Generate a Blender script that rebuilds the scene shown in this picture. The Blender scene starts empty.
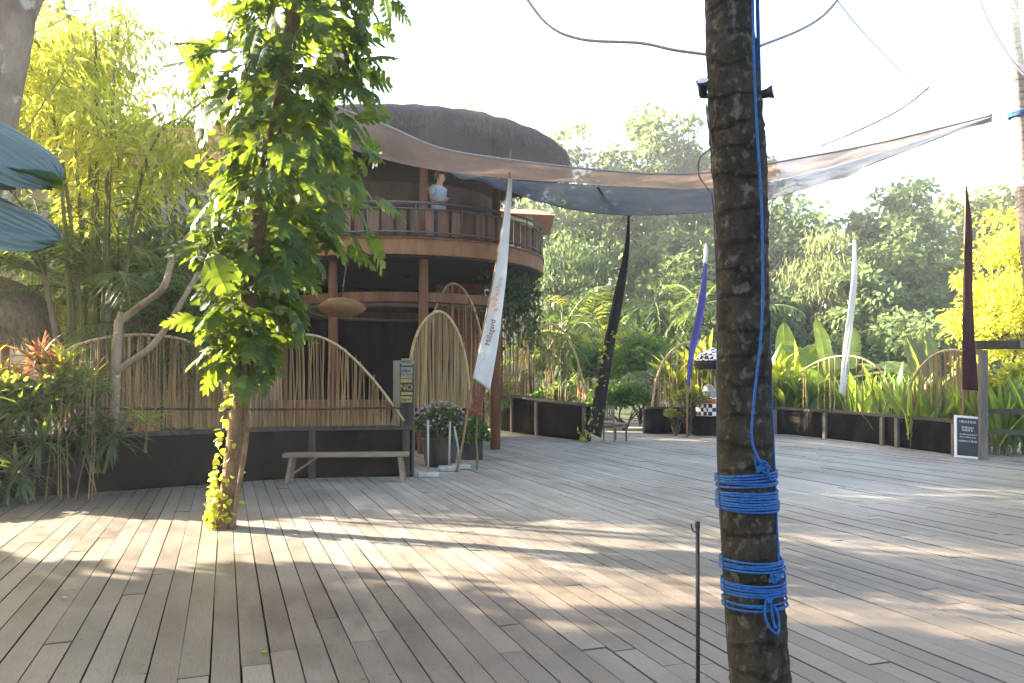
import bpy, bmesh, math, random
import numpy as np
from mathutils import Vector, Matrix

SC = bpy.context.scene
COL = SC.collection
R = math.radians
random.seed(7)
RNG = np.random.default_rng(7)

# ---------------------------------------------------------------- camera, sky, sun, exposure
CAM_H, FPX, HX, HY = 1.6, 800.0, 512.0, 378.0
_cd = bpy.data.cameras.new('camera')
cam = bpy.data.objects.new('camera', _cd)
COL.objects.link(cam)
cam.location = (0, 0, CAM_H)
cam.rotation_euler = (R(90), 0, 0)
_cd.sensor_width = 36.0
_cd.lens = FPX / 1024 * 36.0
_cd.shift_y = (HY - 341.5) / 1024.0
_cd.clip_start = 0.05
_cd.clip_end = 2000
SC.camera = cam

SUN_AZ, SUN_EL = 69.0, 21.0            # degrees to the left of the view, above the horizon
SUN_DIR = Vector((-math.sin(R(SUN_AZ)) * math.cos(R(SUN_EL)), math.cos(R(SUN_AZ)) * math.cos(R(SUN_EL)), math.sin(R(SUN_EL))))
world = bpy.data.worlds.new('World')
SC.world = world
world.use_nodes = True
_n = world.node_tree.nodes
_sky = _n.new('ShaderNodeTexSky')
_sky.sky_type = 'NISHITA'
_sky.sun_disc = False
_sky.sun_elevation = R(SUN_EL)
_sky.sun_rotation = R(-SUN_AZ)
_sky.dust_density = 4.0
_sky.air_density = 1.0
world.node_tree.links.new(_sky.outputs[0], _n['Background'].inputs[0])
_n['Background'].inputs[1].default_value = 0.08
_sl = bpy.data.lights.new('sun', 'SUN')
_sl.energy = 5.0
_sl.angle = R(0.5)
_sl.color = (1.0, 0.89, 0.72)
sun = bpy.data.objects.new('sun', _sl)
COL.objects.link(sun)
sun.rotation_euler = SUN_DIR.to_track_quat('Z', 'Y').to_euler()
sun.location = (-20, 10, 20)
SC.view_settings.view_transform = 'Standard'
SC.view_settings.look = 'None'
SC.view_settings.gamma = 1.0
SC.view_settings.exposure = 3.7
SC.view_settings.use_curve_mapping = False
SC.render.engine = 'CYCLES'
cy = SC.cycles
cy.max_bounces = 6
cy.diffuse_bounces = 3
cy.glossy_bounces = 2
cy.transmission_bounces = 4
cy.transparent_max_bounces = 12
cy.volume_bounces = 0
cy.volume_step_rate = 4
cy.use_denoising = True
cy.sample_clamp_indirect = 6.0
cy.caustics_reflective = False
cy.caustics_refractive = False

# ---------------------------------------------------------------- picture measurements to places
def P(px, py, d):
    return Vector(((px - HX) / FPX * d, d, CAM_H - (py - HY) * d / FPX))
def G(px, py):
    d = CAM_H * FPX / (py - HY)
    return Vector(((px - HX) / FPX * d, d, 0))

# ---------------------------------------------------------------- objects
def link(o, parent=None):
    COL.objects.link(o)
    if parent is not None:
        o.parent = parent
    return o
def tag(o, label=None, cat=None, group=None, kind=None):
    if label: o['label'] = label
    if cat: o['category'] = cat
    if group: o['group'] = group
    if kind: o['kind'] = kind
    return o
def thing(name, label, cat, loc, group=None):
    o = bpy.data.objects.new(name, None)
    o.empty_display_size = 0.2
    link(o)
    o.location = loc
    return tag(o, label, cat, group)
def wloc(o):
    v = Vector((0, 0, 0))
    while o is not None:
        v = v + Vector(o.location)
        o = o.parent
    return v
def dup(root, loc, label, group=None):
    r = root.copy(); COL.objects.link(r); r.location = loc
    r['label'] = label
    if group: r['group'] = group
    for ch in list(root.children):
        c = ch.copy(); COL.objects.link(c); c.parent = r
        for g in list(ch.children):
            d = g.copy(); COL.objects.link(d); d.parent = c
    return r
def finish_mesh(me, name, material, parent, smooth, origin):
    if smooth:
        me.polygons.foreach_set('use_smooth', np.ones(len(me.polygons), dtype=bool))
    if material is not None:
        me.materials.append(material)
    me.update()
    o = bpy.data.objects.new(name, me)
    link(o, parent)
    if origin is not None:
        o.location = origin
    return o

class MB:
    """collects shapes in world space, then links them as one mesh object"""
    def __init__(self):
        self.v, self.f = [], []
    def add(self, vs, fs):
        b = len(self.v)
        self.v += [Vector(x) for x in vs]
        self.f += [tuple(b + i for i in f) for f in fs]
        return self
    def box(self, c, s, rot=None):
        c = Vector(c); hx, hy, hz = s[0] / 2, s[1] / 2, s[2] / 2
        vs = []
        for z in (-hz, hz):
            for x, y in ((-hx, -hy), (hx, -hy), (hx, hy), (-hx, hy)):
                p = Vector((x, y, z))
                if rot is not None: p = rot @ p
                vs.append(c + p)
        return self.add(vs, [(0, 3, 2, 1), (4, 5, 6, 7), (0, 1, 5, 4), (1, 2, 6, 5), (2, 3, 7, 6), (3, 0, 4, 7)])
    def bar(self, p0, p1, w, h, up=(0, 0, 1)):
        p0, p1 = Vector(p0), Vector(p1)
        y = (p1 - p0); L = y.length
        if L < 1e-6: return self
        y.normalize()
        u = Vector(up)
        if abs(y.dot(u)) > 0.98: u = Vector((1, 0, 0)) if abs(y.x) < 0.9 else Vector((0, 1, 0))
        x = y.cross(u).normalized(); z = x.cross(y)
        return self.box((p0 + p1) / 2, (w, L, h), Matrix((x, y, z)).transposed())
    def tube(self, pts, rad, n=8, cap=True, wob=0.0, flat=None):
        pts = [Vector(p) for p in pts]
        if not hasattr(rad, '__len__'): rad = [rad] * len(pts)
        b = len(self.v)
        t = (pts[1] - pts[0]).normalized()
        u = Vector((0, 1, 0)) if abs(t.y) < 0.9 else Vector((1, 0, 0))
        x = t.cross(u).normalized()
        for i, p in enumerate(pts):
            a = pts[max(i - 1, 0)]; c = pts[min(i + 1, len(pts) - 1)]
            t = (c - a).normalized()
            x = (x - t * x.dot(t)).normalized(); y = t.cross(x)
            for k in range(n):
                an = 2 * math.pi * k / n
                r = rad[i] * (1 + (random.uniform(-wob, wob) if wob else 0))
                self.v.append(p + x * (math.cos(an) * r) + y * (math.sin(an) * r))
        for i in range(len(pts) - 1):
            for k in range(n):
                k2 = (k + 1) % n
                self.f.append((b + i * n + k, b + i * n + k2, b + (i + 1) * n + k2, b + (i + 1) * n + k))
        if cap:
            self.f.append(tuple(b + k for k in reversed(range(n))))
            e = b + (len(pts) - 1) * n
            self.f.append(tuple(e + k for k in range(n)))
        return self
    def lathe(self, c, prof, n=20, cap=True):
        c = Vector(c); b = len(self.v); m = len(prof)
        for r, z in prof:
            for k in range(n):
                a = 2 * math.pi * k / n
                self.v.append(c + Vector((math.cos(a) * r, math.sin(a) * r, z)))
        for i in range(m - 1):
            for k in range(n):
                k2 = (k + 1) % n
                self.f.append((b + i * n + k, b + i * n + k2, b + (i + 1) * n + k2, b + (i + 1) * n + k))
        if cap:
            self.f.append(tuple(b + k for k in reversed(range(n))))
            self.f.append(tuple(b + (m - 1) * n + k for k in range(n)))
        return self
    def grid(self, rows, thick=0.0, off=None):
        """rows of points; with thickness a closed slab pushed along off"""
        nr, nc = len(rows), len(rows[0]); b = len(self.v)
        for r in rows:
            self.v += [Vector(p) for p in r]
        idx = lambda i, j: b + i * nc + j
        for i in range(nr - 1):
            for j in range(nc - 1):
                self.f.append((idx(i, j), idx(i, j + 1), idx(i + 1, j + 1), idx(i + 1, j)))
        if thick:
            off = Vector(off if off else (0, 1, 0)) * thick
            b2 = len(self.v)
            for r in rows:
                self.v += [Vector(p) + off for p in r]
            jd = lambda i, j: b2 + i * nc + j
            for i in range(nr - 1):
                for j in range(nc - 1):
                    self.f.append((jd(i, j), jd(i + 1, j), jd(i + 1, j + 1), jd(i, j + 1)))
            for i in range(nr - 1):
                self.f.append((idx(i, 0), idx(i + 1, 0), jd(i + 1, 0), jd(i, 0)))
                self.f.append((idx(i, nc - 1), jd(i, nc - 1), jd(i + 1, nc - 1), idx(i + 1, nc - 1)))
            for j in range(nc - 1):
                self.f.append((idx(0, j), jd(0, j), jd(0, j + 1), idx(0, j + 1)))
                self.f.append((idx(nr - 1, j), idx(nr - 1, j + 1), jd(nr - 1, j + 1), jd(nr - 1, j)))
        return self
    def base(self):
        n = len(self.v)
        return Vector((sum(v.x for v in self.v) / n, sum(v.y for v in self.v) / n, min(v.z for v in self.v)))
    def build(self, name, material, parent=None, smooth=False, fixn=True):
        org = None
        if parent is None:
            org = self.base(); sh = org
        else:
            sh = wloc(parent)
        me = bpy.data.meshes.new(name)
        me.from_pydata([v - sh for v in self.v], [], self.f)
        if fixn:
            bm = bmesh.new(); bm.from_mesh(me)
            bmesh.ops.recalc_face_normals(bm, faces=bm.faces); bm.to_mesh(me); bm.free()
        return finish_mesh(me, name, material, parent, smooth, org)

def bevel(o, w=0.01, seg=2):
    m = o.modifiers.new('bevel', 'BEVEL'); m.width = w; m.segments = seg; m.limit_method = 'ANGLE'
    return o

class Cloud:
    """many copies of small leaf templates as one mesh"""
    def __init__(self):
        self.V, self.L, self.T, self.nv = [], [], [], 0
    def scatter(self, tpl, pos, rot, scale):
        tv, tf = tpl
        tv = np.asarray(tv, float)
        pos = np.asarray(pos, float); n = len(pos)
        if n == 0: return
        scale = np.asarray(scale, float)
        if scale.ndim == 1: scale = np.repeat(scale[:, None], 3, 1)
        loc = tv[None] * scale[:, None, :]
        V = np.einsum('nij,nkj->nki', rot, loc) + pos[:, None, :]
        k = len(tv)
        flat = np.concatenate([np.asarray(f) for f in tf])
        tot = np.array([len(f) for f in tf])
        base = self.nv + np.arange(n)[:, None] * k
        self.V.append(V.reshape(-1, 3)); self.L.append((base + flat[None]).reshape(-1))
        self.T.append(np.tile(tot, n)); self.nv += n * k
    def raw(self, vs, fs):
        vs = np.asarray(vs, float)
        self.V.append(vs); self.L.append(np.concatenate([np.asarray(f) for f in fs]) + self.nv)
        self.T.append(np.array([len(f) for f in fs])); self.nv += len(vs)
    def build(self, name, material, parent=None, smooth=True):
        V = np.concatenate(self.V); L = np.concatenate(self.L).astype(np.int32); T = np.concatenate(self.T).astype(np.int32)
        if parent is None:
            org = Vector((float(V[:, 0].mean()), float(V[:, 1].mean()), float(V[:, 2].min()))); sh = org
        else:
            org = None; sh = wloc(parent)
        V = V - np.array(sh)
        me = bpy.data.meshes.new(name)
        me.vertices.add(len(V)); me.vertices.foreach_set('co', V.astype(np.float32).ravel())
        me.loops.add(len(L)); me.loops.foreach_set('vertex_index', L)
        st = np.concatenate([[0], np.cumsum(T)[:-1]]).astype(np.int32)
        me.polygons.add(len(T)); me.polygons.foreach_set('loop_start', st); me.polygons.foreach_set('loop_total', T)
        me.update(calc_edges=True)
        return finish_mesh(me, name, material, parent, smooth, org)

def norm(a):
    return a / np.maximum(np.linalg.norm(a, axis=-1, keepdims=True), 1e-9)
def frames(d, up=None, roll=0.6):
    """rotation matrices with local Y along d and local Z near up"""
    d = norm(np.asarray(d, float)); n = len(d)
    if up is None: up = np.array([0, 0, 1.0])
    u = np.broadcast_to(up, (n, 3)) + RNG.normal(0, roll, (n, 3))
    x = norm(np.cross(d, u)); z = np.cross(x, d)
    return np.stack([x, d, z], axis=2)

# leaf templates: local Y runs from stalk to tip, X is the width, Z the upper face
def t_leaf(w=0.22, fold=0.05, droop=0.1):
    return ([(0, 0, 0), (-w, .45, fold), (w, .45, fold), (0, 1, -droop), (0, .5, 0)], [(0, 4, 3, 1), (0, 2, 3, 4)])
def t_oval(w=0.3, fold=0.06, droop=0.15):
    v = [(0, 0, 0), (0, .35, .02), (0, .7, -droop * .4), (0, 1, -droop),
         (-w * .85, .28, fold), (-w * .8, .66, fold * .6 - droop * .4), (w * .85, .28, fold), (w * .8, .66, fold * .6 - droop * .4)]
    return (v, [(0, 1, 4), (1, 2, 5, 4), (2, 3, 5), (0, 6, 1), (1, 6, 7, 2), (2, 7, 3)])
def t_lobed(w=0.42, n=5, droop=0.25):
    v, f = [], []
    zz = lambda y: .06 * y - droop * y * y
    for s in (-1, 1):
        prof = [0.62, 0.95, 1.0, 0.85, 0.55, 0.35][:n]
        for i in range(n):
            y0 = .06 + .86 * i / n; y1 = .06 + .86 * (i + 1) / n; g = (y1 - y0) * .13
            ww = w * prof[i]
            b = len(v)
            v += [(0, y0, zz(y0)), (0, y1, zz(y1)),
                  (s * ww * .5, y0 + .02, zz(y0) + .05), (s * ww * .5, y1 + .02, zz(y1) + .05),
                  (s * ww, y0 + g + .12, zz(y0) - .02), (s * ww, y1 - g + .10, zz(y1) - .02)]
            f += [(b, b + 1, b + 3, b + 2), (b + 2, b + 3, b + 5, b + 4)]
        b = len(v)
    b = len(v)
    v += [(0, .9, zz(.9)), (-.1, .94, zz(.94) + .02), (.1, .94, zz(.94) + .02), (0, 1.08, zz(1.05))]
    f += [(b, b + 2, b + 3, b + 1)]
    return (v, f)
def t_ribbon(w=0.06, n=5, bend=0.6, fold=0.25, tip=0.05, wide=0.45):
    """arching strap leaf of length 1 that starts along Y and droops towards -Z"""
    v, f = [], []
    y = z = 0.0; a = 0.0
    for i in range(n + 1):
        t = i / n
        ww = w * (tip + (1 - tip) * math.sin(math.pi * min(1, (t * .9 + .1)) ** (wide * 1.5 + .3)) ) if t < 1 else w * tip
        v += [(-ww, y, z + ww * fold), (0, y, z), (ww, y, z + ww * fold)]
        if i < n:
            a = -bend * (t + 1 / n)
            y += math.cos(a) / n; z += math.sin(a) / n
            b = 3 * i
            f += [(b, b + 1, b + 4, b + 3), (b + 1, b + 2, b + 5, b + 4)]
    return (v, f)

# ---------------------------------------------------------------- materials
def new_mat(name):
    m = bpy.data.materials.new(name); m.use_nodes = True
    nt = m.node_tree
    return m, nt, nt.nodes, nt.links, nt.nodes['Principled BSDF']
def ramp(nodes, links, fac, stops):
    r = nodes.new('ShaderNodeValToRGB')
    el = r.color_ramp.elements
    while len(el) < len(stops): el.new(0.5)
    for e, (p, c) in zip(el, stops):
        e.position = p; e.color = (*c, 1)
    links.new(fac, r.inputs[0])
    return r.outputs[0]
def noise(nodes, links, scale, stretch=(1, 1, 1), detail=4, rough=0.6, coord='Object'):
    tc = nodes.new('ShaderNodeTexCoord'); mp = nodes.new('ShaderNodeMapping'); nz = nodes.new('ShaderNodeTexNoise')
    mp.inputs['Scale'].default_value = stretch
    nz.inputs['Scale'].default_value = scale; nz.inputs['Detail'].default_value = detail; nz.inputs['Roughness'].default_value = rough
    links.new(tc.outputs[coord], mp.inputs[0]); links.new(mp.outputs[0], nz.inputs['Vector'])
    return nz.outputs['Fac']
def mixc(nodes, links, a, b, fac, mode='MIX'):
    m = nodes.new('ShaderNodeMix'); m.data_type = 'RGBA'; m.blend_type = mode
    for s, v in ((m.inputs[6], a), (m.inputs[7], b), (m.inputs[0], fac)):
        if isinstance(v, bpy.types.NodeSocket): links.new(v, s)
        elif isinstance(v, (int, float)): s.default_value = v
        else: s.default_value = (*v, 1)
    return m.outputs[2]
def island(nodes):
    return nodes.new('ShaderNodeNewGeometry').outputs['Random Per Island']

def m_surf(name, ca, cb, scale=6, stretch=(1, 1, 1), rough=0.8, bump=0.3, isl=0.0, metal=0.0, spec=0.3, detail=5, lo=.3, hi=.7):
    """two-tone noisy surface; isl = how much each loose piece varies in tone"""
    m, nt, N, L, b = new_mat(name)
    nz = noise(N, L, scale, stretch, detail)
    c = ramp(N, L, nz, [(lo, ca), (hi, cb)])
    if isl:
        dark = ramp(N, L, island(N), [(0, (1 - isl,) * 3), (1, (1 + isl * .5,) * 3)])
        c = mixc(N, L, c, dark, 1.0, 'MULTIPLY')
    L.new(c, b.inputs['Base Color'])
    b.inputs['Roughness'].default_value = rough
    b.inputs['Metallic'].default_value = metal
    b.inputs['Specular IOR Level'].default_value = spec
    if bump:
        bp = N.new('ShaderNodeBump'); bp.inputs['Strength'].default_value = bump; bp.inputs['Distance'].default_value = 0.02
        nz2 = noise(N, L, scale * 3, stretch, 6)
        L.new(nz2, bp.inputs['Height']); L.new(bp.outputs[0], b.inputs['Normal'])
    return m

def m_leaf(name, ca, cb, tr, amount=0.45, rough=0.45, spec=0.4, cc=None):
    """leaf: colour varies leaf by leaf, light also passes through"""
    m, nt, N, L, b = new_mat(name)
    isl = island(N)
    stops = [(0.0, ca), (1.0, cb)] if cc is None else [(0.0, ca), (0.82, cb), (0.95, cc)]
    c = ramp(N, L, isl, stops)
    nz = noise(N, L, 0.9, detail=2)
    v = ramp(N, L, nz, [(.3, (.7, .75, .7)), (.7, (1.15, 1.12, 1.0))])
    c = mixc(N, L, c, v, 1.0, 'MULTIPLY')
    L.new(c, b.inputs['Base Color'])
    b.inputs['Roughness'].default_value = rough
    b.inputs['Specular IOR Level'].default_value = spec
    t = N.new('ShaderNodeBsdfTranslucent')
    tc = mixc(N, L, tr, tuple(min(1, x * 1.3) for x in (tr[0], tr[1] * .95, tr[2])), isl)
    L.new(tc, t.inputs[0])
    ms = N.new('ShaderNodeMixShader'); ms.inputs[0].default_value = amount
    L.new(b.outputs[0], ms.inputs[1]); L.new(t.outputs[0], ms.inputs[2])
    L.new(ms.outputs[0], N['Material Output'].inputs[0])
    return m

def m_bark(name, dark, mid, pale, scale=6, ring=0.0, patch=0.55, bump=0.7, soft=.07):
    m, nt, N, L, b = new_mat(name)
    nz = noise(N, L, scale, (1, 1, .55), 8, .7)
    c = ramp(N, L, nz, [(.3, dark), (.6, mid)])
    lich = noise(N, L, scale * 1.7, (1, 1, .8), 5, .55)
    lm = ramp(N, L, lich, [(patch, (0, 0, 0)), (patch + soft, (1, 1, 1))])
    c = mixc(N, L, c, pale, lm)
    h = nz
    if ring:
        tc = N.new('ShaderNodeTexCoord'); wv = N.new('ShaderNodeTexWave')
        wv.bands_direction = 'Z'; wv.inputs['Scale'].default_value = ring; wv.inputs['Distortion'].default_value = 6; wv.inputs['Detail'].default_value = 3
        wv.inputs['Detail Scale'].default_value = 1.2
        L.new(tc.outputs['Object'], wv.inputs['Vector'])
        rm = ramp(N, L, wv.outputs['Fac'], [(.0, (.4, .4, .4)), (.14, (1, 1, 1))])
        c = mixc(N, L, c, rm, .75, 'MULTIPLY')
        mm = N.new('ShaderNodeMath'); mm.operation = 'MULTIPLY_ADD'
        L.new(rm, mm.inputs[0]); mm.inputs[1].default_value = .35; L.new(nz, mm.inputs[2]); h = mm.outputs[0]
    L.new(c, b.inputs['Base Color']); b.inputs['Roughness'].default_value = .9; b.inputs['Specular IOR Level'].default_value = .15
    bp = N.new('ShaderNodeBump'); bp.inputs['Strength'].default_value = bump; bp.inputs['Distance'].default_value = .03
    L.new(h, bp.inputs['Height']); L.new(bp.outputs[0], b.inputs['Normal'])
    return m

def m_deck():
    m, nt, N, L, b = new_mat('weathered_deck')
    isl = island(N)
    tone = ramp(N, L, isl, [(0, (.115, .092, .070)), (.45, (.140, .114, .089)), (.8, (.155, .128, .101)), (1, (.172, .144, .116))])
    tc = N.new('ShaderNodeTexCoord')
    cmb = N.new('ShaderNodeCombineXYZ'); mulv = N.new('ShaderNodeMath'); mulv.operation = 'MULTIPLY'; mulv.inputs[1].default_value = 37.0
    L.new(isl, mulv.inputs[0]); L.new(mulv.outputs[0], cmb.inputs[2])
    ad = N.new('ShaderNodeVectorMath'); ad.operation = 'ADD'
    L.new(tc.outputs['Object'], ad.inputs[0]); L.new(cmb.outputs[0], ad.inputs[1])
    # sky sheen on middle and far boards painted as a paler tone, near left brown
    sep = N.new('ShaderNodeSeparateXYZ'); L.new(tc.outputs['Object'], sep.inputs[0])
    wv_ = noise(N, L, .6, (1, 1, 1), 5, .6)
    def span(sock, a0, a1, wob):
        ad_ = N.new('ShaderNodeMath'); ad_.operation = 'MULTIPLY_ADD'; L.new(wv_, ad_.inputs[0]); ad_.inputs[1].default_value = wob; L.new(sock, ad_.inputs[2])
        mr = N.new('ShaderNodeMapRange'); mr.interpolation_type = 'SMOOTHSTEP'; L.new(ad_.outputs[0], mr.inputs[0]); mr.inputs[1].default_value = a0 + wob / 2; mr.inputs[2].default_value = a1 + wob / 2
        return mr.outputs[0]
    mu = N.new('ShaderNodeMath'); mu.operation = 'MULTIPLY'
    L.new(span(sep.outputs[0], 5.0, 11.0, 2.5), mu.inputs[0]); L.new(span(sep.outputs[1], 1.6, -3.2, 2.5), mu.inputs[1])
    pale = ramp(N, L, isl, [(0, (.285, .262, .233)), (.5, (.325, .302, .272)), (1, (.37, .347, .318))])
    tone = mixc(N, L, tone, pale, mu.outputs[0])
    def nz(scale, st, det, rough=.6):
        mp = N.new('ShaderNodeMapping'); mp.inputs['Scale'].default_value = st
        t = N.new('ShaderNodeTexNoise'); t.inputs['Scale'].default_value = scale; t.inputs['Detail'].default_value = det; t.inputs['Roughness'].default_value = rough
        L.new(ad.outputs[0], mp.inputs[0]); L.new(mp.outputs[0], t.inputs['Vector'])
        return t.outputs['Fac']
    grain = nz(9, (1, 14, 1), 7, .7)
    g = ramp(N, L, grain, [(.28, (.62, .60, .57)), (.5, (.98, .97, .95)), (.75, (1.22, 1.2, 1.17))])
    c = mixc(N, L, tone, g, 1.0, 'MULTIPLY')
    blot = nz(1.3, (1, 2.2, 1), 5, .65)
    bl = ramp(N, L, blot, [(.3, (.74, .73, .72)), (.6, (1.08, 1.06, 1.04))])
    c = mixc(N, L, c, bl, 1.0, 'MULTIPLY')
    wide = noise(N, L, .42, (1, 1, 1), 5, .6)
    c = mixc(N, L, c, ramp(N, L, wide, [(.32, (.66, .63, .60)), (.62, (1.1, 1.09, 1.07))]), 1.0, 'MULTIPLY')
    stain = ramp(N, L, nz(5, (1, 1.6, 1), 3), [(.66, (1, 1, 1)), (.76, (.62, .6, .58))])
    c = mixc(N, L, c, stain, .7, 'MULTIPLY')
    L.new(c, b.inputs['Base Color'])
    rr = ramp(N, L, blot, [(.3, (.38, .38, .38)), (.7, (.56, .56, .56))])
    L.new(rr, b.inputs['Roughness']); b.inputs['Specular IOR Level'].default_value = .6
    bp = N.new('ShaderNodeBump'); bp.inputs['Strength'].default_value = .45; bp.inputs['Distance'].default_value = .006
    L.new(grain, bp.inputs['Height']); L.new(bp.outputs[0], b.inputs['Normal'])
    return m

def m_net(name, col, alpha, scale=220):
    m, nt, N, L, b = new_mat(name)
    nz = noise(N, L, 1.1, (1, 1, 1), 5)
    c = ramp(N, L, nz, [(.3, tuple(x * .75 for x in col)), (.7, tuple(x * 1.2 for x in col))])
    L.new(c, b.inputs['Base Color']); b.inputs['Roughness'].default_value = .9; b.inputs['Specular IOR Level'].default_value = .1
    t = N.new('ShaderNodeBsdfTranslucent'); L.new(c, t.inputs[0])
    tr = N.new('ShaderNodeBsdfTransparent')
    m1 = N.new('ShaderNodeMixShader'); m1.inputs[0].default_value = .5
    L.new(b.outputs[0], m1.inputs[1]); L.new(t.outputs[0], m1.inputs[2])
    m2 = N.new('ShaderNodeMixShader')
    nz2 = noise(N, L, 2.0, (1, 1, 1), 8, .75)
    av = ramp(N, L, nz2, [(.3, (max(0, alpha - .12),) * 3), (.7, (min(1, alpha + .12),) * 3)])
    L.new(av, m2.inputs[0]); L.new(tr.outputs[0], m2.inputs[1]); L.new(m1.outputs[0], m2.inputs[2])
    L.new(m2.outputs[0], N['Material Output'].inputs[0])
    return m

def m_cloth(name, ca, cb, amount=.35, scale=3):
    m, nt, N, L, b = new_mat(name)
    c = ramp(N, L, noise(N, L, scale, (1, 1, .4), 4), [(.3, ca), (.7, cb)])
    L.new(c, b.inputs['Base Color']); b.inputs['Roughness'].default_value = .85; b.inputs['Specular IOR Level'].default_value = .15
    t = N.new('ShaderNodeBsdfTranslucent'); L.new(c, t.inputs[0])
    ms = N.new('ShaderNodeMixShader'); ms.inputs[0].default_value = amount
    L.new(b.outputs[0], ms.inputs[1]); L.new(t.outputs[0], ms.inputs[2]); L.new(ms.outputs[0], N['Material Output'].inputs[0])
    return m

def m_checker():
    m, nt, N, L, b = new_mat('checked_cloth')
    tc = N.new('ShaderNodeTexCoord'); ck = N.new('ShaderNodeTexChecker'); ck.inputs['Scale'].default_value = 9
    ck.inputs[1].default_value = (.75, .75, .73, 1); ck.inputs[2].default_value = (.02, .02, .025, 1)
    L.new(tc.outputs['Object'], ck.inputs[0]); L.new(ck.outputs[0], b.inputs['Base Color']); b.inputs['Roughness'].default_value = .9
    return m

M = {}
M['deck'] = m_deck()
M['gap_grime'] = m_surf('gap_grime', (.030, .026, .021), (.085, .076, .066), 2.0, rough=1.0, bump=0, spec=0.0)
M['soil'] = m_surf('dark_soil', (.018, .013, .009), (.05, .038, .026), 4, rough=.95)
M['hill'] = m_surf('green_slope', (.015, .03, .012), (.04, .06, .02), .4, rough=.95)
M['black_felt'] = m_surf('black_felt', (.004, .0036, .0032), (.017, .014, .011), 2.6, (1, 1, .5), 1.0, .5, spec=0.0, lo=.35, hi=.8)
def add_dust(m):
    nt = m.node_tree; N, L_ = nt.nodes, nt.links; b_ = N['Principled BSDF']
    old = b_.inputs['Base Color'].links[0].from_socket
    nz = noise(N, L_, 1.6, (1, 1, .35), 7, .7); nz2 = noise(N, L_, 14, (1, 1, 1), 4, .6)
    k = ramp(N, L_, nz, [(.52, (0, 0, 0)), (.72, (.55, .55, .55))])
    k2 = ramp(N, L_, nz2, [(.45, (.2, .2, .2)), (.65, (1, 1, 1))])
    L_.new(mixc(N, L_, old, (.075, .066, .052), mixc(N, L_, k, k2, 1.0, 'MULTIPLY')), b_.inputs['Base Color'])
add_dust(M['black_felt'])
M['dark_wood'] = m_surf('dark_timber', (.022, .017, .012), (.07, .055, .042), 8, (1, 1, .15), .75, .4)
M['grey_wood'] = m_surf('grey_timber', (.10, .085, .07), (.24, .20, .165), 8, (.15, 1, 1), .75, .4)
M['grey_post'] = m_surf('grey_post_timber', (.07, .062, .05), (.17, .15, .125), 8, (1, 1, .15), .8, .4)
M['bench'] = m_surf('bench_timber', (.13, .09, .06), (.27, .20, .14), 7, (.15, 1, 1), .65, .35)
M['bamboo_stick'] = m_surf('bamboo_stick', (.16, .09, .036), (.36, .22, .09), 7, (1, 1, .12), .65, .3, isl=.5)
M['straw_stick'] = m_surf('straw_stick', (.22, .14, .06), (.42, .29, .13), 7, (1, 1, .1), .75, .3, isl=.5)
M['hoop'] = m_surf('bent_bamboo', (.30, .21, .10), (.50, .37, .20), 9, rough=.6, bump=.2)
M['red_brown'] = m_surf('red_brown_timber', (.11, .042, .02), (.24, .10, .045), 6, (1, 1, .12), .55, .3)
M['rail_board'] = m_surf('railing_board', (.14, .075, .045), (.32, .19, .125), 6, (1, 1, .15), .65, .35, isl=.62)
M['fascia'] = m_surf('orange_fascia', (.20, .095, .04), (.36, .18, .085), 5, (1, 1, .3), .6, .3)
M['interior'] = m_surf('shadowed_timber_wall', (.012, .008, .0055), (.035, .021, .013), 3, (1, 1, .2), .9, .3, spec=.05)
M['brown_wall'] = m_surf('brown_timber_wall', (.055, .028, .015), (.12, .064, .032), 3, (1, 1, .2), .8, .3)
M['thatch_dark'] = m_surf('dark_fibre_thatch', (.030, .027, .024), (.085, .075, .066), 14, (1, 1, .25), .95, .8)
M['thatch'] = m_surf('grass_thatch', (.12, .08, .042), (.30, .215, .12), 18, (1, 1, .2), .95, .9, isl=.4)
M['ceiling'] = m_surf('woven_ceiling', (.20, .15, .095), (.33, .25, .16), 12, rough=.9)
M['beige'] = m_surf('cream_plaster', (.42, .37, .29), (.55, .49, .40), 2, rough=.9, bump=.15)
M['white_paint'] = m_surf('white_paint', (.62, .61, .58), (.78, .77, .74), 5, rough=.55, bump=.1)
M['concrete'] = m_surf('pale_concrete', (.22, .21, .19), (.40, .38, .35), 9, rough=.9, bump=.3)
M['brick'] = m_surf('red_brick', (.22, .075, .045), (.36, .14, .085), 5, (1, 1, 3), .9, .4)
M['tile'] = m_surf('clay_tile', (.26, .085, .045), (.42, .16, .09), 6, rough=.85, bump=.5)
M['metal_dark'] = m_surf('dark_metal', (.018, .017, .017), (.05, .048, .045), 14, rough=.45, bump=.1, metal=.6)
M['metal_rail'] = m_surf('grey_handrail', (.10, .10, .105), (.20, .19, .19), 9, rough=.45, bump=.1, metal=.4)
M['pole_white'] = m_surf('white_pole', (.26, .25, .23), (.38, .37, .35), 9, rough=.5, bump=.1)
M['plastic'] = m_surf('black_plastic', (.012, .012, .013), (.026, .026, .028), 14, rough=.4, bump=.05)
M['glass'] = m_surf('lamp_glass', (.25, .26, .27), (.38, .39, .40), 6, rough=.12, bump=0, spec=.6)
M['rope_blue'] = m_surf('blue_rope', (.006, .050, .19), (.016, .125, .37), 60, (1, 1, 1), .6, .7)
M['rope_grey'] = m_surf('grey_rope', (.20, .19, .19), (.40, .38, .38), 60, rough=.85, bump=.5)
M['wire'] = m_surf('dark_wire', (.02, .02, .02), (.05, .05, .05), 20, rough=.6, bump=0)
M['net_brown'] = m_net('brown_net', (.25, .175, .13), .86)
M['net_thin'] = m_net('thin_brown_net', (.20, .18, .17), .42)
M['net_dark'] = m_net('slate_shade_cloth', (.10, .105, .12), .93)
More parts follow.
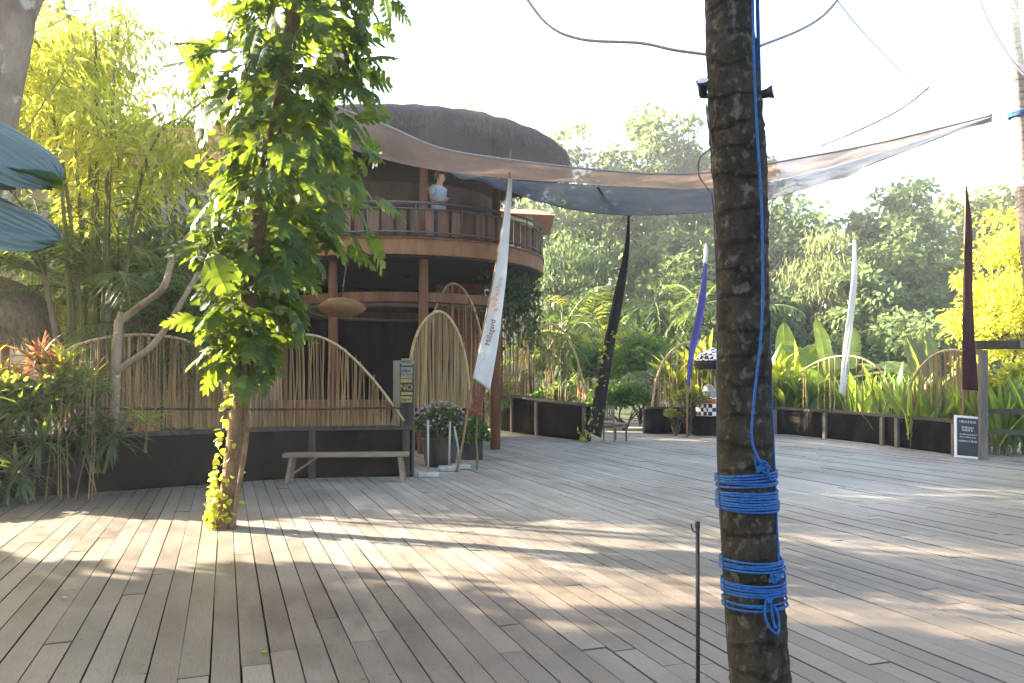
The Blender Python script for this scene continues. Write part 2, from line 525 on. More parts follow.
M['lamp_weave'] = m_cloth('woven_cane', (.24, .13, .055), (.36, .20, .085), .4, 14)
M['cloth_white'] = m_cloth('white_cloth', (.66, .65, .62), (.80, .79, .77), .3)
M['cloth_black'] = m_cloth('black_cloth', (.014, .012, .011), (.035, .03, .026), .08)
M['cloth_blue'] = m_cloth('violet_blue_cloth', (.10, .10, .36), (.19, .19, .52), .4)
M['cloth_maroon'] = m_cloth('maroon_cloth', (.035, .013, .013), (.085, .032, .028), .2)
M['cloth_grey'] = m_cloth('pale_grey_shirt', (.42, .45, .47), (.56, .59, .60), .1)
M['cloth_orange'] = m_cloth('orange_cloth', (.55, .13, .025), (.70, .2, .05), .2)
M['checker'] = m_checker()
M['chalk'] = m_surf('blackboard', (.028, .032, .038), (.055, .06, .07), 3, rough=.75, bump=.05)
M['chalk_white'] = m_surf('chalk_mark', (.55, .55, .56), (.75, .75, .76), 60, rough=.95, bump=0)
M['plaque_yellow'] = m_surf('yellow_plaque', (.26, .20, .05), (.36, .28, .09), 12, rough=.7, bump=.1)
M['plaque_grey'] = m_surf('grey_green_plaque', (.16, .16, .115), (.26, .255, .19), 12, rough=.8, bump=.15)
M['print_maroon'] = m_surf('maroon_print', (.17, .03, .06), (.24, .05, .09), 9, rough=.85, bump=0)
M['print_orange'] = m_surf('pale_orange_print', (.62, .34, .22), (.70, .44, .32), 9, rough=.85, bump=0)
M['print_grey'] = m_surf('grey_print', (.30, .30, .29), (.42, .42, .40), 9, rough=.85, bump=0)
M['skin'] = m_surf('skin', (.46, .27, .19), (.54, .33, .24), 8, rough=.55, bump=.05)
M['hair'] = m_surf('brown_hair', (.12, .065, .035), (.24, .14, .075), 30, (1, 1, .2), .6, .4)
M['trouser'] = m_surf('dark_trousers', (.05, .05, .06), (.09, .09, .10), 9, rough=.85, bump=.2)
M['bark_stage'] = m_bark('ringed_palm_bark', (.006, .005, .0035), (.036, .029, .020), (.085, .079, .064), 13, ring=2.2, patch=.54, soft=.14, bump=.9)
M['bark_tree'] = m_bark('rough_brown_bark', (.045, .028, .016), (.19, .125, .07), (.30, .24, .16), 9, patch=.66, bump=.9)
M['bark_pale'] = m_bark('pale_bark', (.16, .115, .08), (.34, .26, .185), (.46, .39, .31), 5, patch=.6, bump=.5)
M['bark_dark'] = m_bark('dark_bark', (.025, .02, .014), (.075, .058, .04), (.13, .11, .085), 4, patch=.66)
M['bark_coco'] = m_bark('coconut_bark', (.16, .12, .10), (.30, .24, .20), (.42, .37, .32), 9, ring=3.0, patch=.62)
M['culm'] = m_surf('bamboo_culm', (.11, .12, .03), (.26, .24, .07), 4, (1, 1, .2), .5, .2, isl=.4)
M['stem'] = m_surf('green_stem', (.07, .085, .03), (.15, .15, .06), 6, (1, 1, .2), .65, .2, isl=.3)
L = {}
L['climber'] = m_leaf('climber_leaf', (.012, .034, .014), (.038, .078, .022), (.27, .38, .025), .30, .5, .16, (.10, .13, .03))
L['bamboo_gold'] = m_leaf('golden_bamboo_leaf', (.15, .18, .035), (.27, .27, .06), (.66, .69, .08), .55, .6, .2, (.30, .19, .04))
L['canopy'] = m_leaf('canopy_leaf', (.04, .075, .02), (.10, .13, .03), (.35, .40, .04), .4)
L['shrub'] = m_leaf('shrub_leaf', (.045, .085, .022), (.11, .15, .035), (.36, .42, .05), .4)
L['shrub_dark'] = m_leaf('dark_strap_leaf', (.018, .042, .016), (.05, .085, .028), (.16, .24, .03), .35, .35, .5)
L['cordyline'] = m_leaf('red_cordyline_leaf', (.16, .05, .028), (.26, .10, .04), (.46, .16, .06), .45)
L['palm'] = m_leaf('palm_leaf', (.030, .065, .020), (.075, .12, .032), (.24, .34, .04), .32, .5, .25)
L['palm_gold'] = m_leaf('golden_palm_leaf', (.09, .14, .025), (.20, .23, .03), (.46, .50, .03), .45)
L['banana'] = m_leaf('banana_leaf', (.08, .15, .028), (.15, .22, .04), (.48, .62, .06), .5, .4, .4)
L['blue_leaf'] = m_leaf('glossy_sky_tinted_leaf', (.060, .098, .108), (.085, .122, .132), (.10, .2, .08), .10, .40, .6)  # blue of the reflected sky is put into the leaf colour
L['canna'] = m_leaf('canna_leaf', (.055, .115, .022), (.14, .21, .04), (.40, .52, .05), .45, .45, .35)
L['far_a'] = m_leaf('far_tree_leaf', (.06, .10, .048), (.125, .17, .075), (.25, .33, .11), .35, .7, .1)  # far leaf colours lightened and blued to carry part of the haze
L['far_b'] = m_leaf('far_pale_leaf', (.09, .12, .055), (.155, .175, .08), (.28, .33, .1), .35, .7, .1)
L['far_dark'] = m_leaf('far_dark_leaf', (.042, .072, .042), (.09, .13, .065), (.17, .24, .08), .3, .7, .1)
L['yellow_tree'] = m_leaf('yellow_green_leaf', (.16, .19, .03), (.28, .29, .045), (.68, .68, .07), .5, .6, .2)
L['hedge'] = m_leaf('hedge_leaf', (.030, .075, .016), (.066, .128, .028), (.20, .34, .04), .4, .5, .3)
L['moss'] = m_leaf('yellow_creeper_leaf', (.16, .20, .02), (.30, .32, .03), (.62, .62, .04), .45)
L['petal'] = m_leaf('pink_petal', (.34, .26, .29), (.46, .38, .40), (.4, .3, .3), .3)

# ================================================================ the setting
MB().box((0, 60, -.35), (400, 400, .1)).build('ground', M['soil']); tag(bpy.data.objects['ground'], kind='structure')

def make_deck():
    ang = math.atan2(1.0, (225 - HX) / FPX)
    ca, sa = math.cos(ang), math.sin(ang)
    V, F, MI = [], [], []
    rnd = random.Random(3)
    pw, gap = .158, .0095
    seam_u = 9.0
    v = -26.0
    while v < 14:
        u = -8 + rnd.uniform(0, 3)
        w = pw + rnd.uniform(-.006, .006)
        while u < 34:
            Lg = rnd.uniform(1.8, 4.2)
            # centre in the world, skipped where no deck can be
            cx = (u + Lg / 2) * ca - v * sa; cyy = (u + Lg / 2) * sa + v * ca
            if -11 < cx < 16 and -3 < cyy < 31:
                z0 = rnd.uniform(-.0025, .0025); tl = rnd.uniform(-.0022, .0022); en = rnd.uniform(-.002, .002)
                b = len(V); e = .0012
                near = 1.0 if cyy < 7.5 else .62
                ga, gb = rnd.uniform(.0012, .0062) * near, rnd.uniform(.0012, .0062) * near
                u0, u1, v0, v1 = u + rnd.uniform(.001, .004), u + Lg - rnd.uniform(.001, .004), v + ga, v + w - gb
                wob = rnd.uniform(-.0025, .0025)
                for (uu, vv, zz) in ((u0, v0, -.045), (u1, v0, -.045), (u1, v1, -.045), (u0, v1, -.045),
                                     (u0, v0 + wob, -e + z0), (u1, v0 - wob, -e + z0 + en), (u1, v1 - wob, -e + z0 + tl + en), (u0, v1 + wob, -e + z0 + tl),
                                     (u0 + e, v0 + e + wob, z0), (u1 - e, v0 + e - wob, z0 + en), (u1 - e, v1 - e - wob, z0 + tl + en), (u0 + e, v1 - e + wob, z0 + tl)):
                    V.append((uu, vv, zz))
                F += [(b + 8, b + 9, b + 10, b + 11)]; MI.append(0)
                for o1, o2 in ((0, 4), (4, 8)):
                    MI += [1, 1, 1, 1]
                    for k in range(4):
                        k2 = (k + 1) % 4
                        F.append((b + o1 + k, b + o1 + k2, b + o2 + k2, b + o2 + k))
            u += Lg
        v += w
    me = bpy.data.meshes.new('deck'); me.from_pydata(V, [], F)
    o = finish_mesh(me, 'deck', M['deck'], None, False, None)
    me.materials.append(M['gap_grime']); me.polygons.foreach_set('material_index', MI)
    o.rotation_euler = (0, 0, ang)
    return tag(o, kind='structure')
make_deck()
def deck_nails():
    ang = math.atan2(1.0, (225 - HX) / FPX); ca, sa = math.cos(ang), math.sin(ang)
    rd = random.Random(9); pos = []
    for iu in range(1, 22):
        u = iu * .61
        v = -26.0
        while v < 14:
            for o in (.035, .123):
                uu = u + rd.uniform(-.012, .012); vv = v + o + rd.uniform(-.008, .008)
                x, y = uu * ca - vv * sa, uu * sa + vv * ca
                if 2.5 < y < 11 and abs(x) < y * .68 and rd.random() < .9: pos.append((x, y, .0035))
            v += .158
    cl = Cloud(); n = len(pos)
    h = [(math.cos(k * math.pi / 3), math.sin(k * math.pi / 3), 0) for k in range(6)]
    cl.scatter((h, [(0, 1, 2, 3, 4, 5)]), pos, np.repeat(np.eye(3)[None], n, 0), np.full(n, .0058))
    return tag(cl.build('deck_nails', m_surf('rusty_nail', (.03, .02, .015), (.07, .045, .03), 40, rough=.7, bump=0)), kind='stuff')
deck_nails()
_hill = MB()
_rows = []
for i in range(14):
    row = []
    for j in range(40):
        x = -70 + j * 150 / 39; y = 31 + i * 6
        z = -.3 + max(0, (y - 34)) * .10 + 1.2 * math.sin(x * .13 + y * .07) * min(1, i / 4)
        row.append((x, y, z))
    _rows.append(row)
_hill.grid(_rows); tag(_hill.build('hill', M['hill'], smooth=True), kind='structure')

# ================================================================ dark planter walls
def resample(pts, n):
    pts = [Vector(p) for p in pts]
    seg = [(pts[i + 1] - pts[i]).length for i in range(len(pts) - 1)]; tot = sum(seg)
    out = []
    for k in range(n):
        t = tot * k / (n - 1); i = 0
        while i < len(seg) - 1 and t > seg[i]: t -= seg[i]; i += 1
        out.append(pts[i].lerp(pts[i + 1], min(1, t / seg[i])))
    return out
def smooth_line(pts, n):
    """Catmull-Rom through the points"""
    pts = [Vector(p) for p in pts]; out = []
    m = len(pts) - 1
    for k in range(n):
        t = m * k / (n - 1); i = min(int(t), m - 1); t -= i
        p0, p1, p2, p3 = pts[max(i - 1, 0)], pts[i], pts[i + 1], pts[min(i + 2, m)]
        out.append(.5 * ((2 * p1) + (p2 - p0) * t + (2 * p0 - 5 * p1 + 4 * p2 - p3) * t * t + (3 * p1 - p0 - 3 * p2 + p3) * t ** 3))
    return out
def planter_wall(label, line, heights, post_at, thick=.14, cap_w=.2, post_mat='grey_post'):
    n = 40
    pl = smooth_line([(x, y, 0) for x, y in line], n)
    root = thing('planter_wall', label, 'planter wall', pl[n // 2])
    hs = [heights[0] + (heights[1] - heights[0]) * k / (n - 1) for k in range(n)]
    nrm = []
    for k in range(n):
        t = (pl[min(k + 1, n - 1)] - pl[max(k - 1, 0)]).normalized()
        nrm.append(Vector((t.y, -t.x, 0)))           # towards the deck
    def slab(z0f, z1f, o0, o1):
        mb = MB(); rows = []
        for k in range(n):
            a, b_ = pl[k] + nrm[k] * o1, pl[k] + nrm[k] * o0
            z0, z1 = z0f(k), z1f(k)
            rows.append([(a.x, a.y, z0), (a.x, a.y, z1), (b_.x, b_.y, z1), (b_.x, b_.y, z0), (a.x, a.y, z0)])
        mb.grid(rows)
        b0 = 0
        mb.f.append((0, 1, 2, 3)); e = (n - 1) * 5; mb.f.append((e, e + 1, e + 2, e + 3))
        return mb
    rr = random.Random(int(pl[0].x * 100))
    sag = [rr.uniform(-.012, .012) for _ in range(n)]
    mb = MB(); rows = []
    for k in range(n):                                # felt sheet with slack
        row = []
        for j in range(9):
            f = j / 8
            p = pl[k] + nrm[k] * (.012 + .03 * math.sin(f * math.pi) * rr.uniform(0, 1) + sag[k] * 1.5 + .014 * math.sin(k * .8 + f * 5 + sag[k] * 200) * math.sin(f * math.pi))
            row.append((p.x, p.y, .004 + (hs[k] - .05) * f))
        rows.append(row)
    mb.grid(rows, .05, (-nrm[n // 2].x, -nrm[n // 2].y, 0))
    mb.build('felt_panel', M['black_felt'], root, smooth=True)
    slab(lambda k: hs[k] - .05, lambda k: hs[k] + .012 + sag[k] * .6, -cap_w + .06, .06).build('cap_rail', M['dark_wood'], root)
    for f in post_at:
        k = int(f * (n - 1)); p = pl[k] + nrm[k] * .085
        t = (pl[min(k + 1, n - 1)] - pl[max(k - 1, 0)]).normalized()
        rot = Matrix.Rotation(math.atan2(t.y, t.x), 3, 'Z')
        bevel(MB().box((p.x, p.y, (hs[k] - .055) / 2), (.11, .07, hs[k] - .06), rot).build('post', M[post_mat], root), .008)
    return root
planter_wall('black felt-faced planter wall behind the low wooden bench', [(-10.5, 9.2), (-8.2, 10.1), (-6.3, 10.85), (-3.9, 12.5), (-2.8, 12.85), (-1.62, 12.98)], (.82, .81), [.72, .985], post_mat='dark_wood')
planter_wall('black planter wall curving up the path between the white banner and the leaning dark banner', [(-.95, 25.8), (-.2, 24.2), (.75, 22.2), (1.95, 20.2)], (1.2, .92), [.45, .68, .98])
planter_wall('black planter wall under the straw fan arch and the checked shrine', [(3.98, 23.6), (4.0, 22.9), (5.2, 23.0), (6.45, 23.0)], (.76, .76), [.22])
planter_wall('long black planter wall curving in front of the tall canna leaves', [(6.5, 23.0), (7.66, 22.85), (8.3, 21.2), (8.78, 19.4), (9.1, 17.4), (9.2, 16.3)], (.75, .72), [.14, .19, .42, .66, .70, .96])

# ================================================================ the round pavilion
CX, CY = -2.7, 19.8
pav = thing('pavilion', 'round two-storey timber pavilion with a curved balcony and dark thatched roof', 'building', (CX, CY, 0))
def ring(r0, r1, z0, z1, n=72, wav=0.0):
    mb = MB(); rows = []
    for k in range(n + 1):
        a = 2 * math.pi * k / n; c, s = math.cos(a), math.sin(a)
        w = random.uniform(-wav, wav) if k < n else 0
        rows.append([(CX + c * r0, CY + s * r0, z0), (CX + c * (r1 + w), CY + s * (r1 + w), z0 + w), (CX + c * (r1 + w), CY + s * (r1 + w), z1 + w), (CX + c * r0, CY + s * r0, z1), (CX + c * r0, CY + s * r0, z0)])
    return mb.grid(rows)
def on(a, r, z):
    return Vector((CX + math.cos(R(a)) * r, CY + math.sin(R(a)) * r, z))
# roof: shaggy thatched cone with a thick rim
prof = [(3.95, 6.70), (4.10, 6.74), (4.12, 6.86), (4.05, 6.97), (3.85, 7.08), (3.4, 7.2), (2.7, 7.34), (1.8, 7.5), (.8, 7.64), (.05, 7.7)]
mb = MB(); rows = []
for k in range(97):
    a = 2 * math.pi * (k % 96) / 96; c, s = math.cos(a), math.sin(a)
    row = []
    for i, (r, z) in enumerate(prof):
        rr = r + random.Random(k % 96 * 31 + i).uniform(-.04, .04); zz = z + random.Random(k % 96 * 17 + i).uniform(-.03, .03)
        row.append((CX + c * rr, CY + s * rr, zz))
    rows.append(row)
mb.grid(rows); roof = mb.build('roof', M['thatch_dark'], pav, smooth=True)
mb = MB(); mb.lathe((CX, CY, 0), [(3.94, 6.69), (2.4, 7.1), (.1, 7.4)], 60, cap=False); mb.build('roof_lining', M['thatch_dark'], pav)
cl = Cloud()
n = 3600
aa = RNG.uniform(0, 2 * math.pi, n); rr = RNG.uniform(3.9, 4.12, n); hz_ = RNG.uniform(6.72, 7.12, n); rr = np.interp(hz_, [6.72, 6.97, 7.12], [4.11, 4.07, 3.75])
pos = np.stack([CX + np.cos(aa) * rr, CY + np.sin(aa) * rr, hz_], 1)
dd = np.stack([np.cos(aa) * .6, np.sin(aa) * .6, -RNG.uniform(.8, 2.2, n)], 1)
cl.scatter(t_leaf(.03, .01, .1), pos, frames(dd, roll=.4), RNG.uniform(.15, .36, n)); cl.build('thatch_fringe', M['thatch_dark'], roof)
ring(.2, 3.40, 4.10, 4.40).build('balcony_floor', M['dark_wood'], pav)
ring(3.402, 3.47, 4.14, 4.46, 72).build('fascia', M['fascia'], pav)
ring(3.3, 3.5, 4.462, 4.50, 72).build('floor_edge', M['red_brown'], pav)
mb = MB()
nb = 74
for k in range(nb):
    a = 360 * k / nb; rot = Matrix.Rotation(R(a + 90), 3, 'Z')
    h = random.uniform(.52, .56)
    mb.box(on(a, 3.40, 4.545 + h / 2), (random.uniform(.17, .235), .03, h), rot)
mb.build('railing_boards', M['rail_board'], pav)
def hoop_ring(r, z, rad, n=90):
    pts = [on(360 * k / n, r, z) for k in range(n + 1)]
    return MB().tube(pts, rad, 8, cap=False)
hoop_ring(3.47, 5.20, .028).build('handrail', M['metal_rail'], pav, smooth=True)
hoop_ring(3.46, 5.08, .018).build('middle_rail', M['metal_rail'], pav, smooth=True)
hoop_ring(3.46, 4.60, .018).build('lower_rail', M['metal_rail'], pav, smooth=True)
for k in range(22):
    a = 360 * k / 22 + 4
    MB().tube([on(a, 3.465, 4.5), on(a, 3.465, 5.2)], .016, 6).build('baluster', M['metal_rail'], pav, smooth=True)
for a, r0, r1 in ((-74, 2.95, 3.05), (-38, 2.95, 2.98), (-112, 2.95, 3.0), (-148, 2.95, 3.0), (180, 2.95, 3)):
    MB().tube([on(a, r0, 0), on(a, (r0 + r1) / 2, 3.6), on(a, r1, 7.25)], [.115, .10, .085], 12).build('column', M['red_brown'], pav, smooth=True)
def arc_wall(r, a0, a1, z0, z1, t=.12, n=24):
    mb = MB(); rows = []
    for k in range(n + 1):
        a = a0 + (a1 - a0) * k / n
        rows.append([on(a, r, z0), on(a, r, z1), on(a, r - t, z1), on(a, r - t, z0), on(a, r, z0)])
    mb.grid(rows); mb.f.append((0, 1, 2, 3)); e = n * 5; mb.f.append((e, e + 1, e + 2, e + 3))
    return mb
arc_wall(2.3, -215, -15, 4.41, 5.9).build('upper_wall', M['brown_wall'], pav)
arc_wall(2.28, -215, 30, 6.75, 7.2).build('upper_wall', M['interior'], pav)
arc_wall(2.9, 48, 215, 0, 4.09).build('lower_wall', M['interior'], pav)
arc_wall(2.2, -75, -42, 0, 2.0).build('lower_wall', M['interior'], pav)
ring(2.55, 2.93, 3.22, 3.42).build('ring_beam', M['red_brown'], pav)
ring(2.2, 2.72, 3.16, 3.215).build('soffit', M['ceiling'], pav)
# brick pier and stair stringer in the shade, bar counter and fridge-like cupboard inside
MB().box((-1.35, 20.6, 2.0), (1.2, .25, 4.0)).build('brick_pier', M['brick'], pav)
MB().box((-4.1, 18.1, .55), (2.6, .5, 1.1)).build('counter', M['red_brown'], pav)
MB().box((-2.35, 18.6, 1.0), (.75, .5, 2.0)).build('cupboard', M['beige'], pav)
# pendant lamp under the balcony
c = P(342, 308, 15.2)
lamp = thing('pendant_lamp', 'wide woven cane pendant lamp hanging under the balcony', 'lamp', c)
mb = MB(); mb.lathe(c, [(.05, .2), (.25, .17), (.42, .06), (.46, 0), (.38, -.09), (.2, -.16), (.04, -.18)], 28); mb.build('lamp_shade', M['lamp_weave'], lamp, smooth=True)
MB().tube([c + Vector((0, 0, .2)), c + Vector((0, .6, 1.05 + .2))], .012, 6).build('cord', M['wire'], lamp)

# ================================================================ far house pieces
hs = thing('house', 'house with cream walls and a reddish balcony half hidden behind the left palms', 'house', (-9.6, 21, 0))
MB().box((-9.6, 21.6, 3.3), (6.4, 4, 6.6)).build('wall', M['beige'], hs)
mb = MB()
pts = []
for k in range(13):
    a = math.pi * k / 12; pts.append((-10.9 + 1.6 * math.cos(a), 5.0 + 2.0 * math.sin(a)))
rows = [[(x, 19.2, z) for x, z in pts], [(x, 19.55, z) for x, z in pts]]
mb.grid(rows, .3, (0, 0, -1)); mb.v += []; mb.build('arched_gable', M['white_paint'], hs, smooth=True)
MB().box((-8.3, 19.3, 4.3), (3.4, .5, .9)).build('balcony', M['brick'], hs)
MB().box((-8.3, 19.4, 2.9), (2.2, .35, 1.7)).build('window', M['interior'], hs)
mb = MB(); mb.add([(-13.3, 18.8, 6.6), (-6, 18.8, 6.6), (-6, 24.2, 6.6), (-13.3, 24.2, 6.6), (-12.4, 21.5, 8.4), (-6.9, 21.5, 8.4)], [(0, 1, 5, 4), (1, 2, 5), (2, 3, 4, 5), (3, 0, 4), (0, 3, 2, 1)]); mb.build('roof', M['tile'], hs)
h2 = thing('house', 'cream house with a red tiled roof just behind the balcony end', 'house', (1.0, 29, 0))
MB().box((-.7, 30, 3.7), (2.9, 3, 7.4)).build('wall', M['beige'], h2)
mb = MB(); mb.add([(-2.6, 28.0, 7.5), (1.5, 28.0, 7.3), (1.5, 32, 7.3), (-2.6, 32, 7.5), (-2.2, 30, 8.0), (1.0, 30, 7.9)], [(0, 1, 5, 4), (1, 2, 5), (2, 3, 4, 5), (3, 0, 4), (0, 3, 2, 1)]); mb.build('roof', M['tile'], h2)
MB().box((-.2, 28.46, 4.6), (1.2, .08, 1.3)).build('window', M['interior'], h2)

# ================================================================ stick fences and bent bamboo arches
def stick_screen(name, label, cat, top, bottom, d0, d1, n, mat, group=None, rail=.022, lean=.03, skip=0.0, sr=(.011, .02), rail2=False):
    """top: hoop through picture points; bottom: py of the foot line; the depth runs from d0 to d1"""
    k = len(top)
    x0, x1 = top[0][0], top[-1][0]
    dep = lambda x: d0 + (d1 - d0) * (x - x0) / (x1 - x0)
    hoop = smooth_line([P(x, y, dep(x)) for x, y in top], 40)
    fl = P(x0, bottom[0], d0), P(x1, bottom[1], d1)
    root = thing(name, label, cat, (fl[0] + fl[1]) / 2, group)
    MB().tube(hoop, rail, 7).build('hoop', M['hoop'], root, smooth=True)
    mb = MB()
    hx = np.array([p.x for p in hoop])
    for i in range(n):
        f = (i + random.uniform(.1, .9)) / n
        if random.random() < skip: continue
        a = fl[0].lerp(fl[1], f)
        # height of the hoop above this foot
        zs = [p.z + (q.z - p.z) * (a.x - p.x) / (q.x - p.x) for p, q in zip(hoop, hoop[1:]) if abs(q.x - p.x) > 1e-6 and (p.x - a.x) * (q.x - a.x) <= 0]
        if not zs: continue
        best = max(zs)
        off = Vector((random.gauss(0, lean), random.uniform(-.03, .03), 0))
        z1 = best + random.uniform(-.03, .02)
        if z1 - a.z < .1: continue
        r = random.uniform(*sr)
        b_ = Vector((a.x, a.y, z1)) + off
        mid = a.lerp(b_, .5) + Vector((random.gauss(0, .015), random.uniform(-.02, .02), 0))
        mb.tube([a, mid, b_], [r, r * .9, r * .75], 5)
    mb.build('sticks', M[mat], root)
    if rail2:
        q0 = fl[0] + Vector((0, -.03, .28)); q1 = fl[1] + Vector((0, -.03, .28))
        MB().tube([q0, q0.lerp(q1, .5), q1], .016, 6).build('cross_rail', M['dark_wood'], root)
    return root
stick_screen('stick_fence', 'arched bamboo stick fence behind the bare forked tree at left', 'fence', [(62, 356), (75, 346), (110, 337), (150, 335), (190, 342), (214, 364), (231, 420)], (428, 427), 11.2, 12.7, 86, 'bamboo_stick', sr=(.008, .016), rail2=True)
stick_screen('stick_fence', 'half-arched bamboo stick fence sloping down behind the wooden bench', 'fence', [(250, 345), (275, 337), (310, 335), (335, 344), (358, 363), (380, 388), (404, 421)], (427, 425), 12.75, 12.95, 88, 'bamboo_stick', sr=(.008, .016), rail2=True)
stick_screen('straw_arch', 'leaf-shaped straw arch beside the pavilion entrance post', 'arch screen', [(408, 402), (411, 358), (420, 328), (437, 312), (452, 322), (464, 352), (471, 404)], (408, 408), 15.0, 15.2, 60, 'straw_stick', rail=.032, sr=(.012, .024))
stick_screen('straw_arch', 'tallest pointed straw arch standing behind the leaf-shaped one', 'arch screen', [(424, 352), (434, 312), (450, 284), (468, 296), (482, 338), (490, 396)], (396, 396), 17.2, 17.6, 40, 'bamboo_stick', rail=.024, skip=.25)
stick_screen('straw_arch', 'sparse straw arch hung over the black wall left of the leaning dark banner', 'arch screen', [(518, 392), (527, 348), (544, 326), (561, 329), (576, 356), (587, 402)], (394, 404), 23.4, 21.2, 36, 'straw_stick', rail=.028, skip=.3)
stick_screen('straw_arch', 'straw curtain screen under the right end of the balcony', 'arch screen', [(492, 322), (505, 318), (520, 318), (534, 322)], (396, 394), 23.9, 23.2, 42, 'straw_stick', rail=.02)
stick_screen('straw_arch', 'straw fan arch on the black wall beside the checked shrine', 'arch screen', [(652, 408), (657, 378), (669, 354), (687, 343), (703, 352), (714, 382), (718, 408)], (409, 409), 22.95, 22.95, 34, 'straw_stick', rail=.035, skip=.3)
stick_screen('straw_arch', 'brown filled arch among canna leaves left of the maroon banner', 'arch screen', [(902, 412), (912, 380), (930, 358), (951, 350), (972, 358), (984, 384), (990, 418)], (416, 422), 18.6, 17.2, 56, 'straw_stick', rail=.03)
stick_screen('straw_arch', 'thin bent bamboo hoop with a few sticks behind the white banner at right', 'arch screen', [(800, 372), (822, 360), (852, 356), (878, 368), (892, 394), (898, 414)], (412, 414), 22.2, 20.4, 14, 'straw_stick', rail=.024, skip=.4)
mb = MB()
a, b_ = P(106, 335, 14.6), P(232, 335, 15.2)
for i in range(64):
    p = a.lerp(b_, i / 63); p.z = 0
    mb.tube([p, p + Vector((random.uniform(-.02, .02), random.uniform(-.02, .02), random.uniform(2.95, 3.12)))], .028, 6)
sc_ = thing('bamboo_screen', 'tall tight yellow bamboo pole screen behind the left stick fence', 'screen', Vector((-6.2, 14.9, 0)))
mb.build('poles', M['straw_stick'], sc_)
MB().bar((a.x, a.y - .05, 2.7), (b_.x, b_.y - .05, 2.7), .05, .05).build('cross_rail', M['bamboo_stick'], sc_)

# thatched hut at the left edge
hut = thing('thatched_hut', 'small hut with a rounded grass thatch roof at the left edge', 'hut', (-8.6, 13.3, 0))
hc = Vector((-8.6, 13.3, .12))
mb = MB(); mb.lathe(hc, [(.92, 2.2), (.95, 2.32), (.86, 2.6), (.68, 2.86), (.42, 3.06), (.16, 3.16), (.02, 3.18)], 36, cap=False); rf = mb.build('roof', M['thatch'], hut, smooth=True)
cl = Cloud(); n = 5200
aa = RNG.uniform(0, 2 * math.pi, n); tt = RNG.uniform(0, 1, n) ** .6
rad = .08 + .90 * tt; zz = 3.2 - .95 * tt ** 2.1
pos = np.stack([hc.x + np.cos(aa) * rad, hc.y + np.sin(aa) * rad, zz], 1)
dd = np.stack([np.cos(aa), np.sin(aa), -.25 - 1.5 * tt ** 1.3], 1) + RNG.normal(0, .12, (n, 3))
cl.scatter(t_leaf(.03, .01, .08), pos, frames(dd, roll=.25), RNG.uniform(.16, .36, n)); cl.build('thatch_stems', M['thatch'], rf)
for k in range(4):
    a = R(45 + 90 * k); MB().tube([hc + Vector((math.cos(a) * .7, math.sin(a) * .7, 0)), hc + Vector((math.cos(a) * .68, math.sin(a) * .68, 2.6))], .06, 8).build('post', M['bamboo_stick'], hut)

# ================================================================ bench
b0, b1 = P(284, 458, 12.25), P(409, 456, 12.42)
bn = thing('wooden_bench', 'low plank bench with splayed legs against the black wall', 'bench', ((b0.x + b1.x) / 2, 12.3, 0))
zt = .42
bevel(MB().bar((b0.x, b0.y, zt), (b1.x, b1.y, zt), .30, .06).build('seat', M['bench'], bn), .012)
for fx, s in ((.07, -1), (.07, 1), (.93, -1), (.93, 1)):
    t = Vector((b0.x, b0.y, 0)).lerp(Vector((b1.x, b1.y, 0)), fx)
    dx = (-.06 if fx < .5 else .05)
    bevel(MB().bar((t.x, t.y + s * .09, zt - .03), (t.x + dx, t.y + s * .14, .0), .055, .04, (0, 1, 0)).build('leg', M['bench'], bn), .006)
for fx, fx2 in ((.06, .27), (.94, .75)):
    t = Vector((b0.x, b0.y, 0)).lerp(Vector((b1.x, b1.y, 0)), fx); t2 = Vector((b0.x, b0.y, 0)).lerp(Vector((b1.x, b1.y, 0)), fx2)
    if fx < .5: MB().bar((t.x, t.y, .12), (t2.x, t2.y, zt - .03), .035, .03).build('brace', M['bench'], bn)
for fx in (.055, .945):
    mb = MB()
    t = Vector((b0.x, b0.y, .13)).lerp(Vector((b1.x, b1.y, .13)), fx)
    mb.bar((t.x, t.y - .12, .13), (t.x, t.y + .12, .13), .03, .03)
    mb.build('stretcher', M['bench'], bn)

# ================================================================ signpost with plaques
c = P(407, 430, 13.05); c.z = 0
sp = thing('signpost', 'dark post with a stack of small plaques reading NO by the entrance', 'signpost', c)
bevel(MB().box((c.x, c.y, .92), (.22, .12, 1.84)).build('post', M['dark_wood'], sp), .02)
pl_ = [(362, 7, 'plaque_grey', 'WELCOME'), (370.5, 7, 'plaque_grey', 'PLEASE'), (376.5, 4, 'plaque_grey', ''), (380.8, 3.4, 'plaque_yellow', ''), (387.5, 8, 'dark_wood', 'NO'), (393.6, 2.8, 'plaque_yellow', ''), (399.5, 6, 'plaque_yellow', 'SMOKING')]
def text(name, body, size, loc, rot, mat, parent, align='CENTER', ext=.002):
    cu = bpy.data.curves.new(name, 'FONT'); cu.body = body; cu.size = size; cu.align_x = align; cu.align_y = 'CENTER'; cu.extrude = ext
    tmp = bpy.data.objects.new(name, cu); COL.objects.link(tmp)
    me = bpy.data.meshes.new_from_object(tmp.evaluated_get(bpy.context.evaluated_depsgraph_get()))
    bpy.data.objects.remove(tmp); me.name = name; me.materials.clear(); me.materials.append(mat)
    o = bpy.data.objects.new(name, me); link(o, parent)
    o.location = Vector(loc) - wloc(parent); o.rotation_euler = rot
    return o
